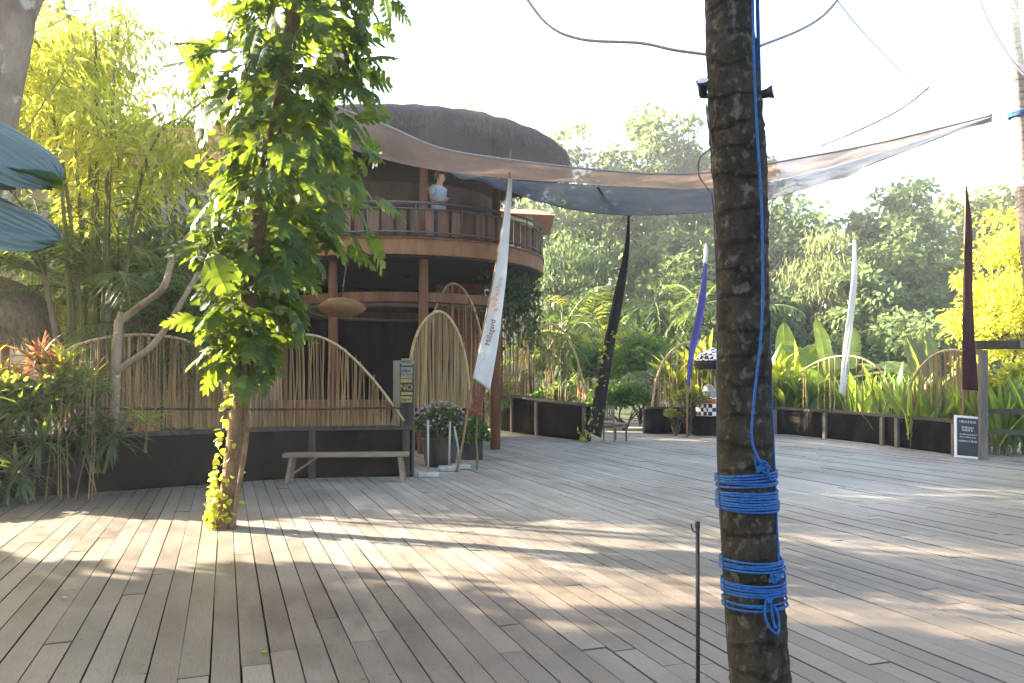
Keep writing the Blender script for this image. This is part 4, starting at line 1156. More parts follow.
# ================================================================ person on the balcony
def person():
    bx, by, bz = -1.58, 17.22, 4.402
    fw = Vector((.80, -.60, 0)).normalized(); sd = Vector((-fw.y, fw.x, 0)); up = Vector((0, 0, 1))
    root = thing('person', 'person in a pale grey T-shirt standing at the balcony rail looking down at the hands', 'person', (bx, by, bz))
    S = 1.60
    def W(f, s, z): return (fw * f + sd * s + up * z) * S
    def skin(name, joints, edges, rad, mat, parent, rootidx=0, sub=2):
        me = bpy.data.meshes.new(name); me.from_pydata([j for j in joints], edges, [])
        o = bpy.data.objects.new(name, me); link(o, parent)
        m = o.modifiers.new('skin', 'SKIN'); m.use_smooth_shade = True
        lay = me.skin_vertices[0].data
        for i, r in enumerate(rad):
            lay[i].radius = (r * S, r * S) if not hasattr(r, '__len__') else (r[0] * S, r[1] * S)
        lay[rootidx].use_root = True
        s = o.modifiers.new('sub', 'SUBSURF'); s.levels = sub; s.render_levels = sub
        me.materials.append(mat)
        return o
    J = [W(0, 0, .53), W(0, 0, .62), W(-.01, 0, .72), W(-.005, 0, .80), W(.012, 0, .855), W(.03, 0, .90), W(.045, 0, .95), W(.045, 0, .985)]
    E_ = [(0, 1), (1, 2), (2, 3), (3, 4), (4, 5), (5, 6), (6, 7)]
    Rr = [.060, .058, .066, .058, .034, .05, .062, .035]
    for s in (1, -1):
        b0 = len(J)
        J += [W(-.005, s * .10, .79), W(-.02, s * .128, .65), W(.10, s * .075, .60), W(.16, s * .035, .615)]
        E_ += [(3, b0), (b0, b0 + 1), (b0 + 1, b0 + 2), (b0 + 2, b0 + 3)]
        Rr += [.034, .031, .023, .02]
        for k in range(4):       # fingers curled round the phone
            h0 = len(J)
            J += [W(.19, s * .025, .605 + k * .011), W(.20, s * .002, .607 + k * .011)]
            E_ += [(b0 + 3, h0), (h0, h0 + 1)]; Rr += [.0058, .0048]
        h0 = len(J); J += [W(.175, s * .02, .655)]; E_ += [(b0 + 3, h0)]; Rr += [.0065]
        b1 = len(J)
        J += [W(0, s * .052, .49), W(.012, s * .055, .28), W(-.005, s * .058, .045), W(.085, s * .065, .018)]
        E_ += [(0, b1), (b1, b1 + 1), (b1 + 1, b1 + 2), (b1 + 2, b1 + 3)]
        Rr += [.062, .042, .028, .02]
    skin('body', J, E_, Rr, M['skin'], root)
    def seg(name, js, es, rs, mat): return skin(name, js, es, rs, mat, root)
    js = [W(.004, 0, .43), W(0, 0, .60), W(-.01, 0, .73), W(-.005, 0, .80), W(.008, 0, .835)]; es = [(0, 1), (1, 2), (2, 3), (3, 4)]; rs = [.120, .098, .100, .083, .05]
    for s in (1, -1):
        b0 = len(js); js += [W(-.005, s * .105, .79), W(-.018, s * .128, .68)]; es += [(3, b0), (b0, b0 + 1)]; rs += [.052, .044]
    seg('shirt', js, es, rs, M['cloth_grey'])
    js = [W(0, 0, .47), W(0, 0, .55)]; es = [(0, 1)]; rs = [.088, .07]
    for s in (1, -1):
        b0 = len(js); js += [W(.002, s * .056, .42), W(.012, s * .055, .28), W(-.005, s * .058, .06)]; es += [(0, b0), (b0, b0 + 1), (b0 + 1, b0 + 2)]; rs += [.073, .052, .042]
    seg('trousers', js, es, rs, M['trouser'])
    hc_ = Vector((bx, by, bz))
    hm_ = MB(); hd = hc_ + W(.034, 0, .955); rh = random.Random(4); idx = {}
    for i in range(13):
        th = math.pi * i / 12
        for j in range(24):
            ph_ = 2 * math.pi * j / 24; n_ = fw * (math.sin(th) * math.cos(ph_)) + sd * (math.sin(th) * math.sin(ph_)) + up * math.cos(th)
            idx[i, j] = len(hm_.v); hm_.v.append(hd + n_ * S * (.088 + rh.uniform(-.002, .004)) * (1 - .10 * abs(n_.dot(sd))))
    for i in range(12):
        for j in range(24):
            n_f = math.sin(math.pi * (i + .5) / 12) * math.cos(2 * math.pi * (j + .5) / 24); n_u = math.cos(math.pi * (i + .5) / 12)
            if n_u > .45 + .35 * max(0, n_f) or (n_f < .42 and n_u > -.5): hm_.f.append((idx[i, j], idx[i + 1, j], idx[i + 1, (j + 1) % 24], idx[i, (j + 1) % 24]))
    k0 = len(hm_.v)
    hm_.tube([hd + (up * .02 - fw * .06) * S, hd + (up * .03 - fw * .085) * S, hd + (up * .02 - fw * .105) * S], [.02 * S, .03 * S, .018 * S], 10)
    hm_.build('hair', M['hair'], root, smooth=True)
    mb = MB()
    for s in (1, -1):
        p = hc_ + W(.104, s * .022, .938); mb.lathe((p.x, p.y, p.z), [(.003, -.006), (.009, 0), (.003, .006)], 8)
    mb.build('eyes', M['wire'], root)
    mb = MB(); p = hc_ + W(.108, 0, .915); mb.tube([p + up * .03 - fw * .006, p + fw * .012, p - up * .008], [.006, .012, .004], 6); mb.build('nose', M['skin'], root, smooth=True)
    mb = MB(); p = hc_ + W(.094, 0, .887); mb.tube([p - sd * .022, p + fw * .004, p + sd * .022], [.003, .006, .003], 6); mb.build('mouth', M['print_maroon'], root)
    mb = MB()
    for s in (1, -1):
        p = hc_ + W(.04, s * .062, .918); mb.tube([p - up * .03, p + sd * s * .012, p + up * .03], [.006, .014, .009], 6)
    mb.build('ears', M['skin'], root, smooth=True)
    p = hc_ + W(.19, 0, .635)
    ph = MB().box(p, (.012, .075, .15), Matrix.Rotation(math.atan2(fw.y, fw.x), 3, 'Z') @ Matrix.Rotation(R(-35), 3, 'Y'))
    tag(ph.build('phone', M['plastic']), 'small dark phone held by the person on the balcony', 'phone')
person()

# ================================================================ planting helpers
def rosette(cl, c, n, length, tpls, el=(-10, 75), jit=.2, cs=.03):
    az = RNG.uniform(0, 2 * math.pi, n); e = np.radians(RNG.uniform(el[0], el[1], n))
    d = np.stack([np.cos(az) * np.cos(e), np.sin(az) * np.cos(e), np.sin(e)], 1)
    pos = np.array(c) + RNG.normal(0, cs, (n, 3))
    k = RNG.integers(0, len(tpls), n); sc = length * RNG.uniform(.7, 1.15, n)
    for i, t in enumerate(tpls):
        s = k == i
        if s.any(): cl.scatter(t, pos[s], frames(d[s], roll=jit), sc[s])
STRAPS = [t_ribbon(.05, 5, b, .25) for b in (.5, .9, 1.3)]
BROAD = [t_ribbon(.085, 5, b, .3, .04, .5) for b in (.3, .6, 1.0)]
BLADES = [t_ribbon(.038, 5, b, .3, .03, .3) for b in (.15, .4, .8)]
def stem_tube(mb, a, b_, r0, r1, wob=.04, n=6):
    a, b_ = Vector(a), Vector(b_); L_ = (b_ - a).length
    pts = [a.lerp(b_, k / n) + (Vector((random.gauss(0, wob), random.gauss(0, wob), 0)) * L_ if 0 < k < n else Vector()) for k in range(n + 1)]
    mb.tube(smooth_line(pts, 12), [r0 + (r1 - r0) * k / 11 for k in range(12)], 7, wob=.08)
def dracaena(name, label, c, heads, length, mat, nl=46, group=None, el=(-35, 75), tpls=STRAPS, cat='plant'):
    root = thing(name, label, cat, c, group); c = Vector(c)
    mb = MB(); cl = Cloud()
    for dx, dy, h in heads:
        t = c + Vector((dx, dy, h)); stem_tube(mb, c + Vector((dx * .25, dy * .25, 0)), t, .022, .014, .012)
        rosette(cl, t, nl, length, tpls, el)
    mb.build('stem', M['stem'], root); cl.build('leaves', mat, root)
    return root
def bush(name, label, c, r, n, size, mat, tpl=None, group=None, cat='shrub', zc=None, droop=.2, lumps=9):
    c = Vector(c); root = thing(name, label, cat, c, group)
    zc = r[2] if zc is None else zc
    cl = Cloud(); tpl = tpl or t_leaf(.27)
    for i in range(lumps):
        d = norm(RNG.normal(0, 1, 3)); d[2] = abs(d[2]) * .9 - .2
        q = np.array((c.x, c.y, c.z + zc)) + d * np.array(r) * RNG.uniform(.35, .72)
        blob_leaves(cl, tpl, q, np.array(r) * RNG.uniform(.34, .55), n // lumps, size, droop)
    mb = MB()
    for i in range(7):
        a = i * .9; stem_tube(mb, c, c + Vector((math.cos(a) * r[0] * .5, math.sin(a) * r[1] * .5, zc + r[2] * random.uniform(-.2, .4))), .03, .01)
    mb.build('stems', M['bark_dark'], root); cl.build('foliage', mat, root)
    return root
def tree(name, label, c, H, cr, zc, clumps, per, size, leafmat, barkmat='bark_dark', tr=.16, tpl=None, lean=(0, 0), cl_r=.3, droop=.35, group=None, shell=.35, cat='tree', flat=.75, limbs=14, top=None):
    c = Vector(c); root = thing(name, label, cat, c, group); cr = np.array(cr, float)
    cc = np.array((c.x + lean[0], c.y + lean[1], c.z + zc))
    d = norm(RNG.normal(0, 1, (clumps, 3))); rad = RNG.uniform(shell, 1, clumps) ** .6
    ctr = cc + d * cr * rad[:, None]
    ctr += RNG.normal(0, .09, (clumps, 3)) * cr
    cl = Cloud(); tpl = tpl or t_leaf(.3)
    N = clumps * per
    which = np.repeat(np.arange(clumps), per)
    csz = cl_r * cr.mean() * RNG.uniform(.6, 1.25, clumps)
    off = norm(RNG.normal(0, 1, (N, 3))) * (RNG.uniform(0, 1, N) ** .45)[:, None]
    off[:, 2] *= flat
    pos = ctr[which] + off * csz[which][:, None]
    dirs = off * .8 + RNG.normal(0, .55, (N, 3)) + np.array([0, 0, -droop])
    cl.scatter(tpl, pos, frames(dirs), RNG.uniform(.6, 1.3, N) * size)
    mb = MB()
    topp = Vector(cc) + Vector((0, 0, cr[2] * .45))
    mid = c.lerp(topp, .5) + Vector((random.gauss(0, .04), random.gauss(0, .04), 0)) * H
    tl = smooth_line([c, mid, topp], 18)
    mb.tube(tl, [tr * (1.15 - .95 * k / 17) for k in range(18)], 9, wob=.1)
    for i in range(min(limbs, clumps)):
        q = Vector(ctr[i]); k = max(5, min(16, int(17 * (.35 + .5 * random.random()))))
        if (q - tl[k]).length > .1: stem_tube(mb, tl[k], q, tr * .38, tr * .08, .05)
    mb.build('trunk', M[barkmat], root, smooth=True); cl.build('crown', leafmat, root)
    return root
def frond(cl, mb, p0, az, el, length, leaf=.34, n=26, sag=1.3, r=.014, tpl=None, width=.055):
    p = np.array(p0, float); a = el; pts = [p.copy()]; tang = []
    for i in range(n):
        t = i / n
        d = np.array([math.cos(az) * math.cos(a), math.sin(az) * math.cos(a), math.sin(a)]); tang.append(d)
        p = p + d * length / n; pts.append(p.copy()); a -= sag / n * (0.4 + 1.2 * t)
    mb.tube([Vector(q) for q in pts[::2]], [r * (1 - .8 * k / len(pts[::2])) for k in range(len(pts[::2]))], 5)
    pts = np.array(pts[:-1]); tang = np.array(tang)
    s0 = max(2, n // 6)
    side = norm(np.cross(tang, np.array([0, 0, 1.0])))
    tt = np.arange(n) / n
    prof = np.sin(np.pi * (.12 + .82 * tt)) ** .7
    for sgn in (1, -1):
        dd = tang * .75 + side * sgn * 1.0 + np.array([0, 0, -.25]) + RNG.normal(0, .1, (n, 3))
        cl.scatter(tpl or t_leaf(width, .01, .25), pts[s0:], frames(dd[s0:], roll=.2), leaf * length * prof[s0:] * RNG.uniform(.85, 1.1, n - s0))
def palm(name, label, c, H, nf, flen, leafmat, lean=(0, 0), tr=.09, bark='bark_dark', el=(-.3, 1.35), group=None, cat='palm', sag=1.4, stems=1, leaf=.34, width=.055, n=24):
    c = Vector(c); root = thing(name, label, cat, c, group); cl = Cloud(); mb = MB(); ms = MB()
    for s in range(stems):
        o = Vector((random.uniform(-.35, .35), random.uniform(-.35, .35), 0)) * (0 if stems == 1 else 1)
        hh = H * random.uniform(.75, 1.1) if stems > 1 else H
        t = c + o + Vector((lean[0], lean[1], hh)) + o * 1.2
        if hh > .15:
            ms.tube(smooth_line([c + o, (c + o).lerp(t, .5) + Vector((lean[0] * -.12, 0, 0)), t], 14), [tr * (1.1 - .4 * k / 13) for k in range(14)], 9, wob=.06)
        for k in range(nf):
            frond(cl, mb, t, random.uniform(0, 6.28), random.uniform(*el), flen * random.uniform(.75, 1.1), leaf, n, sag, .012 * flen, width=width)
    if ms.v: ms.build('trunk', M[bark], root, smooth=True)
    mb.build('leaf_ribs', M['stem'], root); cl.build('fronds', leafmat, root)
    return root
def t_banana(w=.2, n=11, bend=.7, seed=0):
    rd = random.Random(seed); v, f = [], []; y = z = 0; a = 0; mid = []
    for i in range(n + 1):
        mid.append((y, z)); t = i / n; a = -bend * t * 1.3
        y += math.cos(a) / n; z += math.sin(a) / n
    for s in (-1, 1):
        for i in range(n):
            t0, t1 = i / n, (i + 1) / n
            w0 = w * max(.06, math.sin(math.pi * min(1, t0 * .93 + .07)) ** .55); w1 = w * max(.06, math.sin(math.pi * min(1, t1 * .93 + .07)) ** .55)
            g = rd.uniform(0, .16) / n * (1 if rd.random() < .35 else 0)
            dr = rd.uniform(-.01, .02)
            b = len(v)
            (y0, z0), (y1, z1) = mid[i], mid[i + 1]
            v += [(0, y0, z0), (0, y1, z1), (s * w0 * .55, y0 + g * .3, z0 + .04), (s * w1 * .55, y1 - g * .3, z1 + .04), (s * w0, y0 + g + .012, z0 + .02 - dr), (s * w1, y1 - g + .012, z1 + .02 - dr)]
            f += [(b, b + 1, b + 3, b + 2), (b + 2, b + 3, b + 5, b + 4)]
    return (v, f)
BAN = [t_banana(.19, 11, b, i) for i, b in enumerate((.25, .6, 1.0))]
def banana(name, label, c, H, leaves, length, mat, cat='plant', group=None, tr=.07):
    c = Vector(c); root = thing(name, label, cat, c, group); cl = Cloud(); mb = MB()
    t = c + Vector((0, 0, H)); mb.tube([c, c.lerp(t, .5), t], [tr, tr * .85, tr * .6], 10)
    for i, (az, el, s) in enumerate(leaves):
        d = np.array([[math.cos(R(az)) * math.cos(R(el)), math.sin(R(az)) * math.cos(R(el)), math.sin(R(el))]])
        q = t + Vector(d[0]) * .3 * s; mb.tube([t, q], [.03, .018], 6)
        face = np.array([0, -.8, .6]) if el > 45 else np.array([0, 0, 1.0])
        cl.scatter(BAN[i % 3], [q], frames(d, face, .15), np.array([length * s]))
    mb.build('stalk', M['stem'], root); cl.build('leaves', mat, root)
    return root

# ================================================================ left side planting
# the climber-covered tree
c = G(224, 527)
ct = thing('climber_tree', 'leaning tree wrapped in big split-leaf climber on the left of the deck', 'tree', c)
tr_pts = smooth_line([P(x, y, d) for x, y, d in ((224, 529, 8.6), (229, 495, 8.6), (236, 440, 8.6), (242, 390, 8.6), (246, 330, 8.62), (251, 280, 8.65), (262, 200, 8.7), (278, 110, 8.75), (292, 20, 8.8), (300, -80, 8.8), (306, -190, 8.8))], 60)
mb = MB(); mb.tube(tr_pts, [(.140 if k < 2 else .100 - .0006 * k) for k in range(60)], 16, wob=.09)
mb.tube(smooth_line([P(232, 528, 8.5), P(240, 480, 8.47), P(247, 430, 8.5), P(246, 380, 8.52), P(250, 320, 8.56)], 24), [.04, .035] + [.028] * 22, 8, wob=.15)
mb.build('trunk', M['bark_tree'], ct, smooth=True)
def axis(z):
    k = min(range(60), key=lambda i: abs(tr_pts[i].z - z)); return tr_pts[k]
cl = Cloud()
LOB = [t_lobed(.40, 5, .25), t_lobed(.46, 5, .5), t_lobed(.36, 6, .15)]
N = 820
zz = 1.62 + 6.8 * RNG.uniform(0, 1, N) ** .78; az = RNG.uniform(0, 2 * math.pi, N)
def half(z):  # crown half width in metres by height
    return np.interp(z, [1.45, 1.8, 2.2, 2.8, 3.4, 4.2, 5.0, 5.8, 7.0, 8.4], [.08, .28, .48, .64, .74, .82, .86, .88, .84, .4])
hw = half(zz) * (1 + .22 * np.sin(zz * 4.1 + az * 2) + .18 * np.sin(zz * 2.3 - az)); rr = hw * RNG.uniform(.35, 1.05, N) ** .8
ax = np.array([axis(z) for z in zz])
shift = np.interp(zz, [1.5, 2.5, 4, 6], [.10, .12, .24, .10])
pos = np.stack([ax[:, 0] + shift + np.cos(az) * rr, ax[:, 1] + np.sin(az) * rr, zz], 1)
dirs = np.stack([np.cos(az) * .8, np.sin(az) * .8, -RNG.uniform(.1, 1.3, N)], 1) + RNG.normal(0, .3, (N, 3))
upv = np.stack([np.cos(az) * .7, np.sin(az) * .7, np.full(N, .7)], 1)
Rm = frames(dirs, upv, .25); sz = RNG.uniform(.14, .48, N) * np.where(zz < 2.2, .85, 1)
for i in range(3):
    s = np.arange(N) % 3 == i; cl.scatter(LOB[i], pos[s], Rm[s], sz[s])
# small filler leaves close to the stem
n2 = 1600; z2 = RNG.uniform(1.7, 8.3, n2); a2 = RNG.uniform(0, 6.28, n2); h2_ = half(z2) * RNG.uniform(.15, .95, n2); ax2 = np.array([axis(z) for z in z2])
p2_ = np.stack([ax2[:, 0] + np.cos(a2) * h2_, ax2[:, 1] + np.sin(a2) * h2_, z2], 1)
cl.scatter(t_oval(.3), p2_, frames(np.stack([np.cos(a2), np.sin(a2), -RNG.uniform(0, 1.2, n2)], 1) + RNG.normal(0, .4, (n2, 3))), RNG.uniform(.10, .22, n2))
cl.build('climber_leaves', L['climber'], ct)
cl = Cloud(); n = 420
n = 260; zz = np.concatenate([RNG.uniform(0.02, .6, 190), RNG.uniform(.6, 1.6, 70)]); ax = np.array([axis(z) for z in zz]); az = RNG.normal(R(200), .75, n)
pos = np.stack([ax[:, 0] + np.cos(az) * .16, ax[:, 1] + np.sin(az) * .16, zz], 1)
cl.scatter(t_oval(.42), pos, frames(np.stack([np.cos(az) * .6, np.sin(az) * .6, RNG.uniform(-1, .3, n)], 1) + RNG.normal(0, .3, (n, 3))), RNG.uniform(.04, .10, n)); cl.build('creeper', L['moss'], ct)

# bare forked tree behind the stick fence
c = Vector((P(118, 430, 11.9).x, 11.9, 0))
bt = thing('forked_tree', 'pale bare tree forking low in front of the left stick fence', 'tree', c)
mb = MB()
def limb(pts_, r0, r1, n=20): mb.tube(smooth_line([P(x, y, d) for x, y, d in pts_], n), [r0 + (r1 - r0) * k / (n - 1) for k in range(n)], 10, wob=.06)
limb([(113, 478, 11.62), (113, 430, 11.62), (116, 370, 11.62), (119, 320, 11.62)], .085, .062)
limb([(119, 322, 11.62), (140, 306, 11.62), (163, 288, 11.4), (172, 262, 11.5), (186, 240, 11.6), (204, 222, 11.7)], .055, .035)
limb([(116, 372, 11.58), (130, 362, 11.55), (152, 346, 11.5), (170, 322, 11.45), (184, 298, 11.45), (200, 270, 11.5), (214, 240, 11.62)], .052, .03)
limb([(118, 330, 11.62), (122, 312, 11.62)], .06, .05, 6)
mb.build('trunk', M['bark_pale'], bt, smooth=True)
# slim twin trunk further back with its palm-like head
palm('areca_palm', 'multi-stemmed palm with thin dark fronds behind the forked tree', P(108, 378, 13.6) * Vector((1, 1, 0)) if False else Vector((P(108, 378, 13.6).x, 13.6, 0)), 3.0, 12, 2.2, L['palm'], stems=4, tr=.06, bark='bark_pale', el=(.2, 1.45), width=.05, leaf=.26, n=28)
palm('areca_palm', 'feathery palm with bright yellow-green fronds above the thatched hut', Vector((P(70, 378, 16.5).x, 16.5, 0)), 3.0, 11, 2.0, L['palm_gold'], stems=3, tr=.05, bark='bark_pale', el=(.1, 1.4), width=.045, leaf=.28)
palm('areca_palm', 'dark fine-leaved palm between the forked tree and the climber tree', Vector((P(178, 378, 13.8).x, 13.8, 0)), 2.3, 12, 2.1, L['palm'], stems=3, tr=.05, el=(.1, 1.4), width=.045, leaf=.3)
palm('fan_palm', 'low dark palm tuft with strap fronds just behind the left stick fence', Vector((P(150, 378, 13.2).x, 13.2, 0)), 1.5, 14, 1.5, L['shrub_dark'], stems=2, tr=.05, el=(.0, 1.4), width=.04, leaf=.3)

def bamboo(name, label, c, n, H, spread, per, mat, size=.26, low=.35, leanx=0.0):
    c = Vector(c); root = thing(name, label, 'bamboo', c); cl = Cloud(); mb = MB()
    P_, D_ = [], []
    for i in range(n):
        a = random.uniform(0, 6.28); r0 = random.uniform(0, .5); h = H * random.uniform(.7, 1.1); out = spread * random.uniform(.3, 1.1)
        b0 = c + Vector((math.cos(a) * r0, math.sin(a) * r0, 0)); dr = Vector((math.cos(a) + leanx, math.sin(a), 0))
        pts = [b0, b0 + dr * out * .12 + Vector((0, 0, h * .45)), b0 + dr * out * .45 + Vector((0, 0, h * .85)), b0 + dr * out * .9 + Vector((0, 0, h * .96)), b0 + dr * out * 1.25 + Vector((0, 0, h * .82))]
        s = smooth_line(pts, 26); mb.tube(s, [.042 * (1 - .85 * k / 25) + .004 for k in range(26)], 6)
        for k in range(per):
            t = random.uniform(low, 1); p = s[min(25, int(t * 25))]
            tw = Vector((random.gauss(0, .42), random.gauss(0, .42), random.uniform(-.5, .25)))
            q = p + tw
            if random.random() < .3: mb.tube([p, q], [.006, .003], 4, cap=False)
            m_ = random.randint(6, 10)
            for _ in range(m_):
                P_.append(q + Vector((random.gauss(0, .12), random.gauss(0, .12), random.gauss(0, .10)))); D_.append((tw.x * .6 + random.gauss(0, .5), tw.y * .6 + random.gauss(0, .5), -.55 + random.gauss(0, .35)))
    N_ = len(P_)
    cl.scatter(t_leaf(.085, .015, .12), np.array(P_), frames(np.array(D_), roll=.5), RNG.uniform(.6, 1.25, N_) * size)
    mb.build('culms', M['culm'], root); cl.build('foliage', mat, root)
    return root
bamboo('bamboo_clump', 'tall golden bamboo clump arching over the left side behind the thatched hut', (-11.2, 13.2, 0), 13, 8.4, 2.0, 50, L['bamboo_gold'], .28, low=.48)
bamboo('bamboo_clump', 'golden bamboo clump with yellow foliage between the giant leaves and the climber tree', (-6.9, 13.4, 0), 12, 8.0, 2.4, 100, L['bamboo_gold'], .27, low=.45)

tree('garden_tree', 'dense mid-green narrow-leaved tree hiding the cream house behind the palms', (-8.4, 17.6, 0), 6.5, (2.7, 1.2, 2.2), 4.0, 60, 120, .30, L['palm'], 'bark_dark', .12, t_leaf(.12), cl_r=.32, droop=.8, shell=.15)

# pale leaning trunk in the top left corner with its crown above the picture
tr = tree('leaning_tree', 'pale smooth leaning trunk crossing the top left corner', (-4.15, 5.05, 0), 7, (2.2, 2.2, 1.3), 6.6, 34, 90, .22, L['bamboo_gold'], 'bark_pale', .01, t_leaf(.12), lean=(1.0, .3), cl_r=.28, group=None)
mb = MB(); mb.tube(smooth_line([(-4.15, 5.05, 0), (-3.55, 5.0, 1.9), (-3.20, 5.0, 3.3), (-3.08, 5.0, 3.95), (-2.95, 5.1, 5.0), (-2.95, 5.3, 6.6)], 40), [.13 - .0012 * k for k in range(40)], 16, wob=.05)
mb.tube(smooth_line([P(8, 78, 5.2), P(22, 40, 5.3), P(38, 5, 5.4), P(52, -40, 5.5)], 12), .025, 7)
mb.build('trunk', M['bark_pale'], tr, smooth=True)

# big blue-green leaves reaching in at the left edge
bl = thing('giant_leaf_plant', 'plant with huge ribbed blue-green leaves reaching in at the left edge', 'plant', (-3.6, 3.7, 0))
def big_leaf(name, mid, w, seed, face=(0, -.75, .65), curl=0.1, end=.5):
    rd = random.Random(seed); mid = smooth_line([Vector(p) for p in mid], 30); rows = []
    rag = [rd.uniform(-.05, .05) for _ in range(49)]
    for i, p in enumerate(mid):
        t = i / 29
        tg = (mid[min(i + 1, 29)] - mid[max(i - 1, 0)]).normalized()
        side = tg.cross(Vector(face)).normalized(); nn = side.cross(tg)
        ww = w * (.55 + .45 * math.sin(math.pi * min(1, t * .9 + .1)) ** .5) * (1 - (1 - end) * max(0, (t - .75) / .25) ** 2); row = []
        for j in range(49):
            f = j / 24 - 1
            rp = .009 * abs(math.sin(j * math.pi / 4 + .4)) + .012 * math.sin(t * 7 + j * .25)
            row.append(p + side * (f * ww) + nn * (-curl * ww * f * f + rp) + tg * ((rag[j] + .10 * (1 - f * f)) * max(0, t - .6) * 2.0 * w * 2))
        rows.append(row)
    return MB().grid(rows).build(name, L['blue_leaf'], bl, smooth=True)
big_leaf('leaf', [P(-170, 120, 3.6), P(-90, 116, 3.55), P(-30, 134, 3.5), P(20, 160, 3.5), P(54, 182, 3.5)], .15, 1)
big_leaf('leaf', [P(-150, 150, 3.9), P(-80, 158, 3.85), P(-30, 172, 3.8), P(16, 186, 3.75)], .075, 2)
big_leaf('leaf', [P(-160, 200, 3.6), P(-90, 196, 3.55), P(-30, 210, 3.5), P(15, 227, 3.5), P(54, 240, 3.5)], .14, 3)
gl = MB(); rows = []
for (x, y), (x2, y2) in zip([(-60, 152), (0, 160), (30, 168), (52, 172), (62, 178)], [(-60, 176), (0, 172), (30, 178), (52, 188), (63, 190)]): rows.append([P(x, y, 3.5), P((x + x2) / 2, (y + y2) / 2, 3.44), P(x2, y2, 3.52)])
gl.grid(rows).build('curled_edge', L['climber'], bl, smooth=True)
mb = MB()
for e in (P(-165, 120, 3.6), P(-148, 150, 3.9), P(-158, 200, 3.6)): mb.tube(smooth_line([(-4.3, 3.75, 0), (-4.35, 3.75, 1.2), e], 14), [.05 - .002 * k for k in range(14)], 8)
mb.build('stalks', M['stem'], bl)

# shrub border at the left
GB = 'border plants along the left edge of the deck'
def gp(px, py): v = G(px, py); return v
dracaena('strap_plant', 'dark strap-leaf plant hanging over the planter wall corner', (-5.65, 10.95, .3), [(0, 0, .75), (.25, -.1, .45), (-.2, -.1, .5)], .5, L['shrub_dark'], 48, GB)
dracaena('strap_plant', 'dark drooping strap-leaf plant in the middle of the left border', (-6.35, 10.45, 0), [(0, 0, 1.15), (.3, -.15, .75), (-.3, 0, .8), (.05, -.25, .4)], .55, L['shrub_dark'], 50, GB)
dracaena('strap_plant', 'low grassy plant at the deck edge in the bottom left border', (-6.75, 10.0, 0), [(0, 0, .25), (.35, .1, .2), (-.35, -.05, .25)], .45, L['shrub_dark'], 40, GB)
dracaena('strap_plant', 'pale green rosette plant on top of the planter wall by the forked tree', (-5.15, 11.25, .55), [(0, 0, .45)], .5, L['canna'], 22, GB, el=(0, 70))
dracaena('cordyline', 'red-orange spiky cordyline glowing in front of the thatched hut', (-6.65, 11.3, 0), [(0, 0, 1.78), (-.35, .1, 1.5), (.25, .05, 1.45)], .62, L['cordyline'], 42, GB, el=(5, 85))
dracaena('strap_plant', 'tall yellow strap-leaf plant rising behind the bright leafy shrub', (-6.2, 11.1, 0), [(0, 0, 1.75), (.3, .1, 1.5), (-.25, .1, 1.6), (.1, 0, 1.25)], .5, L['palm_gold'], 34, GB, el=(-20, 85))
dracaena('strap_plant', 'yellow strap-leaf plant at the far left under the hut roof', (-7.35, 11.2, 0), [(0, 0, 1.7), (.25, -.1, 1.45), (-.25, .1, 1.9)], .5, L['palm_gold'], 34, GB, el=(-20, 85))
bush('leafy_shrub', 'bright yellow-green leafy shrub below the red cordyline', (-6.75, 10.75, 0), (.8, .5, .75), 2400, .12, L['shrub'], t_oval(.3), GB, zc=1.15)
bush('leafy_shrub', 'leafy sunlit shrub at the far left edge under the thatched roof', (-7.6, 10.9, 0), (.7, .6, .85), 2000, .12, L['shrub'], t_oval(.3), GB, zc=1.2)
bush('leafy_shrub', 'small-leaved sunlit shrub in front of the left end of the stick fence', (-6.0, 11.0, .2), (.55, .4, .5), 1300, .09, L['shrub'], t_oval(.3), GB, zc=1.2)
bush('leafy_shrub', 'low dark shrub spilling onto the deck in the bottom left corner of the border', (-7.3, 9.9, 0), (.65, .5, .4), 1300, .11, L['shrub_dark'], t_oval(.3), GB, zc=.45)
mb = MB()
for k in range(30):
    x = -7.7 + k * .075; mb.tube([(x, 10.7 + random.uniform(-.2, .5), 0), (x + random.uniform(-.08, .1), 10.7, .8), (x + random.uniform(-.15, .2), 10.7, random.uniform(1.1, 1.9))], [.009, .008, .005], 5)
tag(mb.build('dry_stalks', M['straw_stick']), 'bundle of dry tan stalks standing among the left border shrubs', 'dry stalks')

# off-picture trees to the left that shade the deck
GS = 'broad shade trees left of the deck'
tree('shade_tree', 'broad leafy tree beyond the left end of the deck, nearest the front', (-11.5, 2.6, 0), 10, (3.6, 3.6, 3.8), 6.4, 130, 120, .34, L['canopy'], 'bark_tree', .28, group=GS, cl_r=.22)
tree('shade_tree', 'broad leafy tree beyond the left end of the deck with a lower crown', (-14.0, 7.1, 0), 11, (3.4, 3.3, 4.6), 6.8, 130, 120, .34, L['canopy'], 'bark_tree', .26, group=GS, cl_r=.22)
tree('shade_tree', 'slim-crowned leafy tree whose branches end level with the fence', (-13.2, 9.2, 0), 10, (2.4, 1.5, 4.6), 6.4, 120, 120, .3, L['canopy'], 'bark_tree', .22, group=GS, cl_r=.2)
tree('shade_tree', 'tall leafy tree behind the hut shading the deck', (-15.5, 20.0, 0), 14, (4.2, 4.4, 5.4), 8.5, 95, 120, .38, L['canopy'], 'bark_tree', .3, group=GS, cl_r=.24)
tree('shade_tree', 'tall leafy tree far to the left of the pavilion', (-16.5, 27, 0), 14, (4.6, 4.4, 5.4), 8.5, 90, 110, .4, L['canopy'], 'bark_tree', .3, group=GS, cl_r=.24)

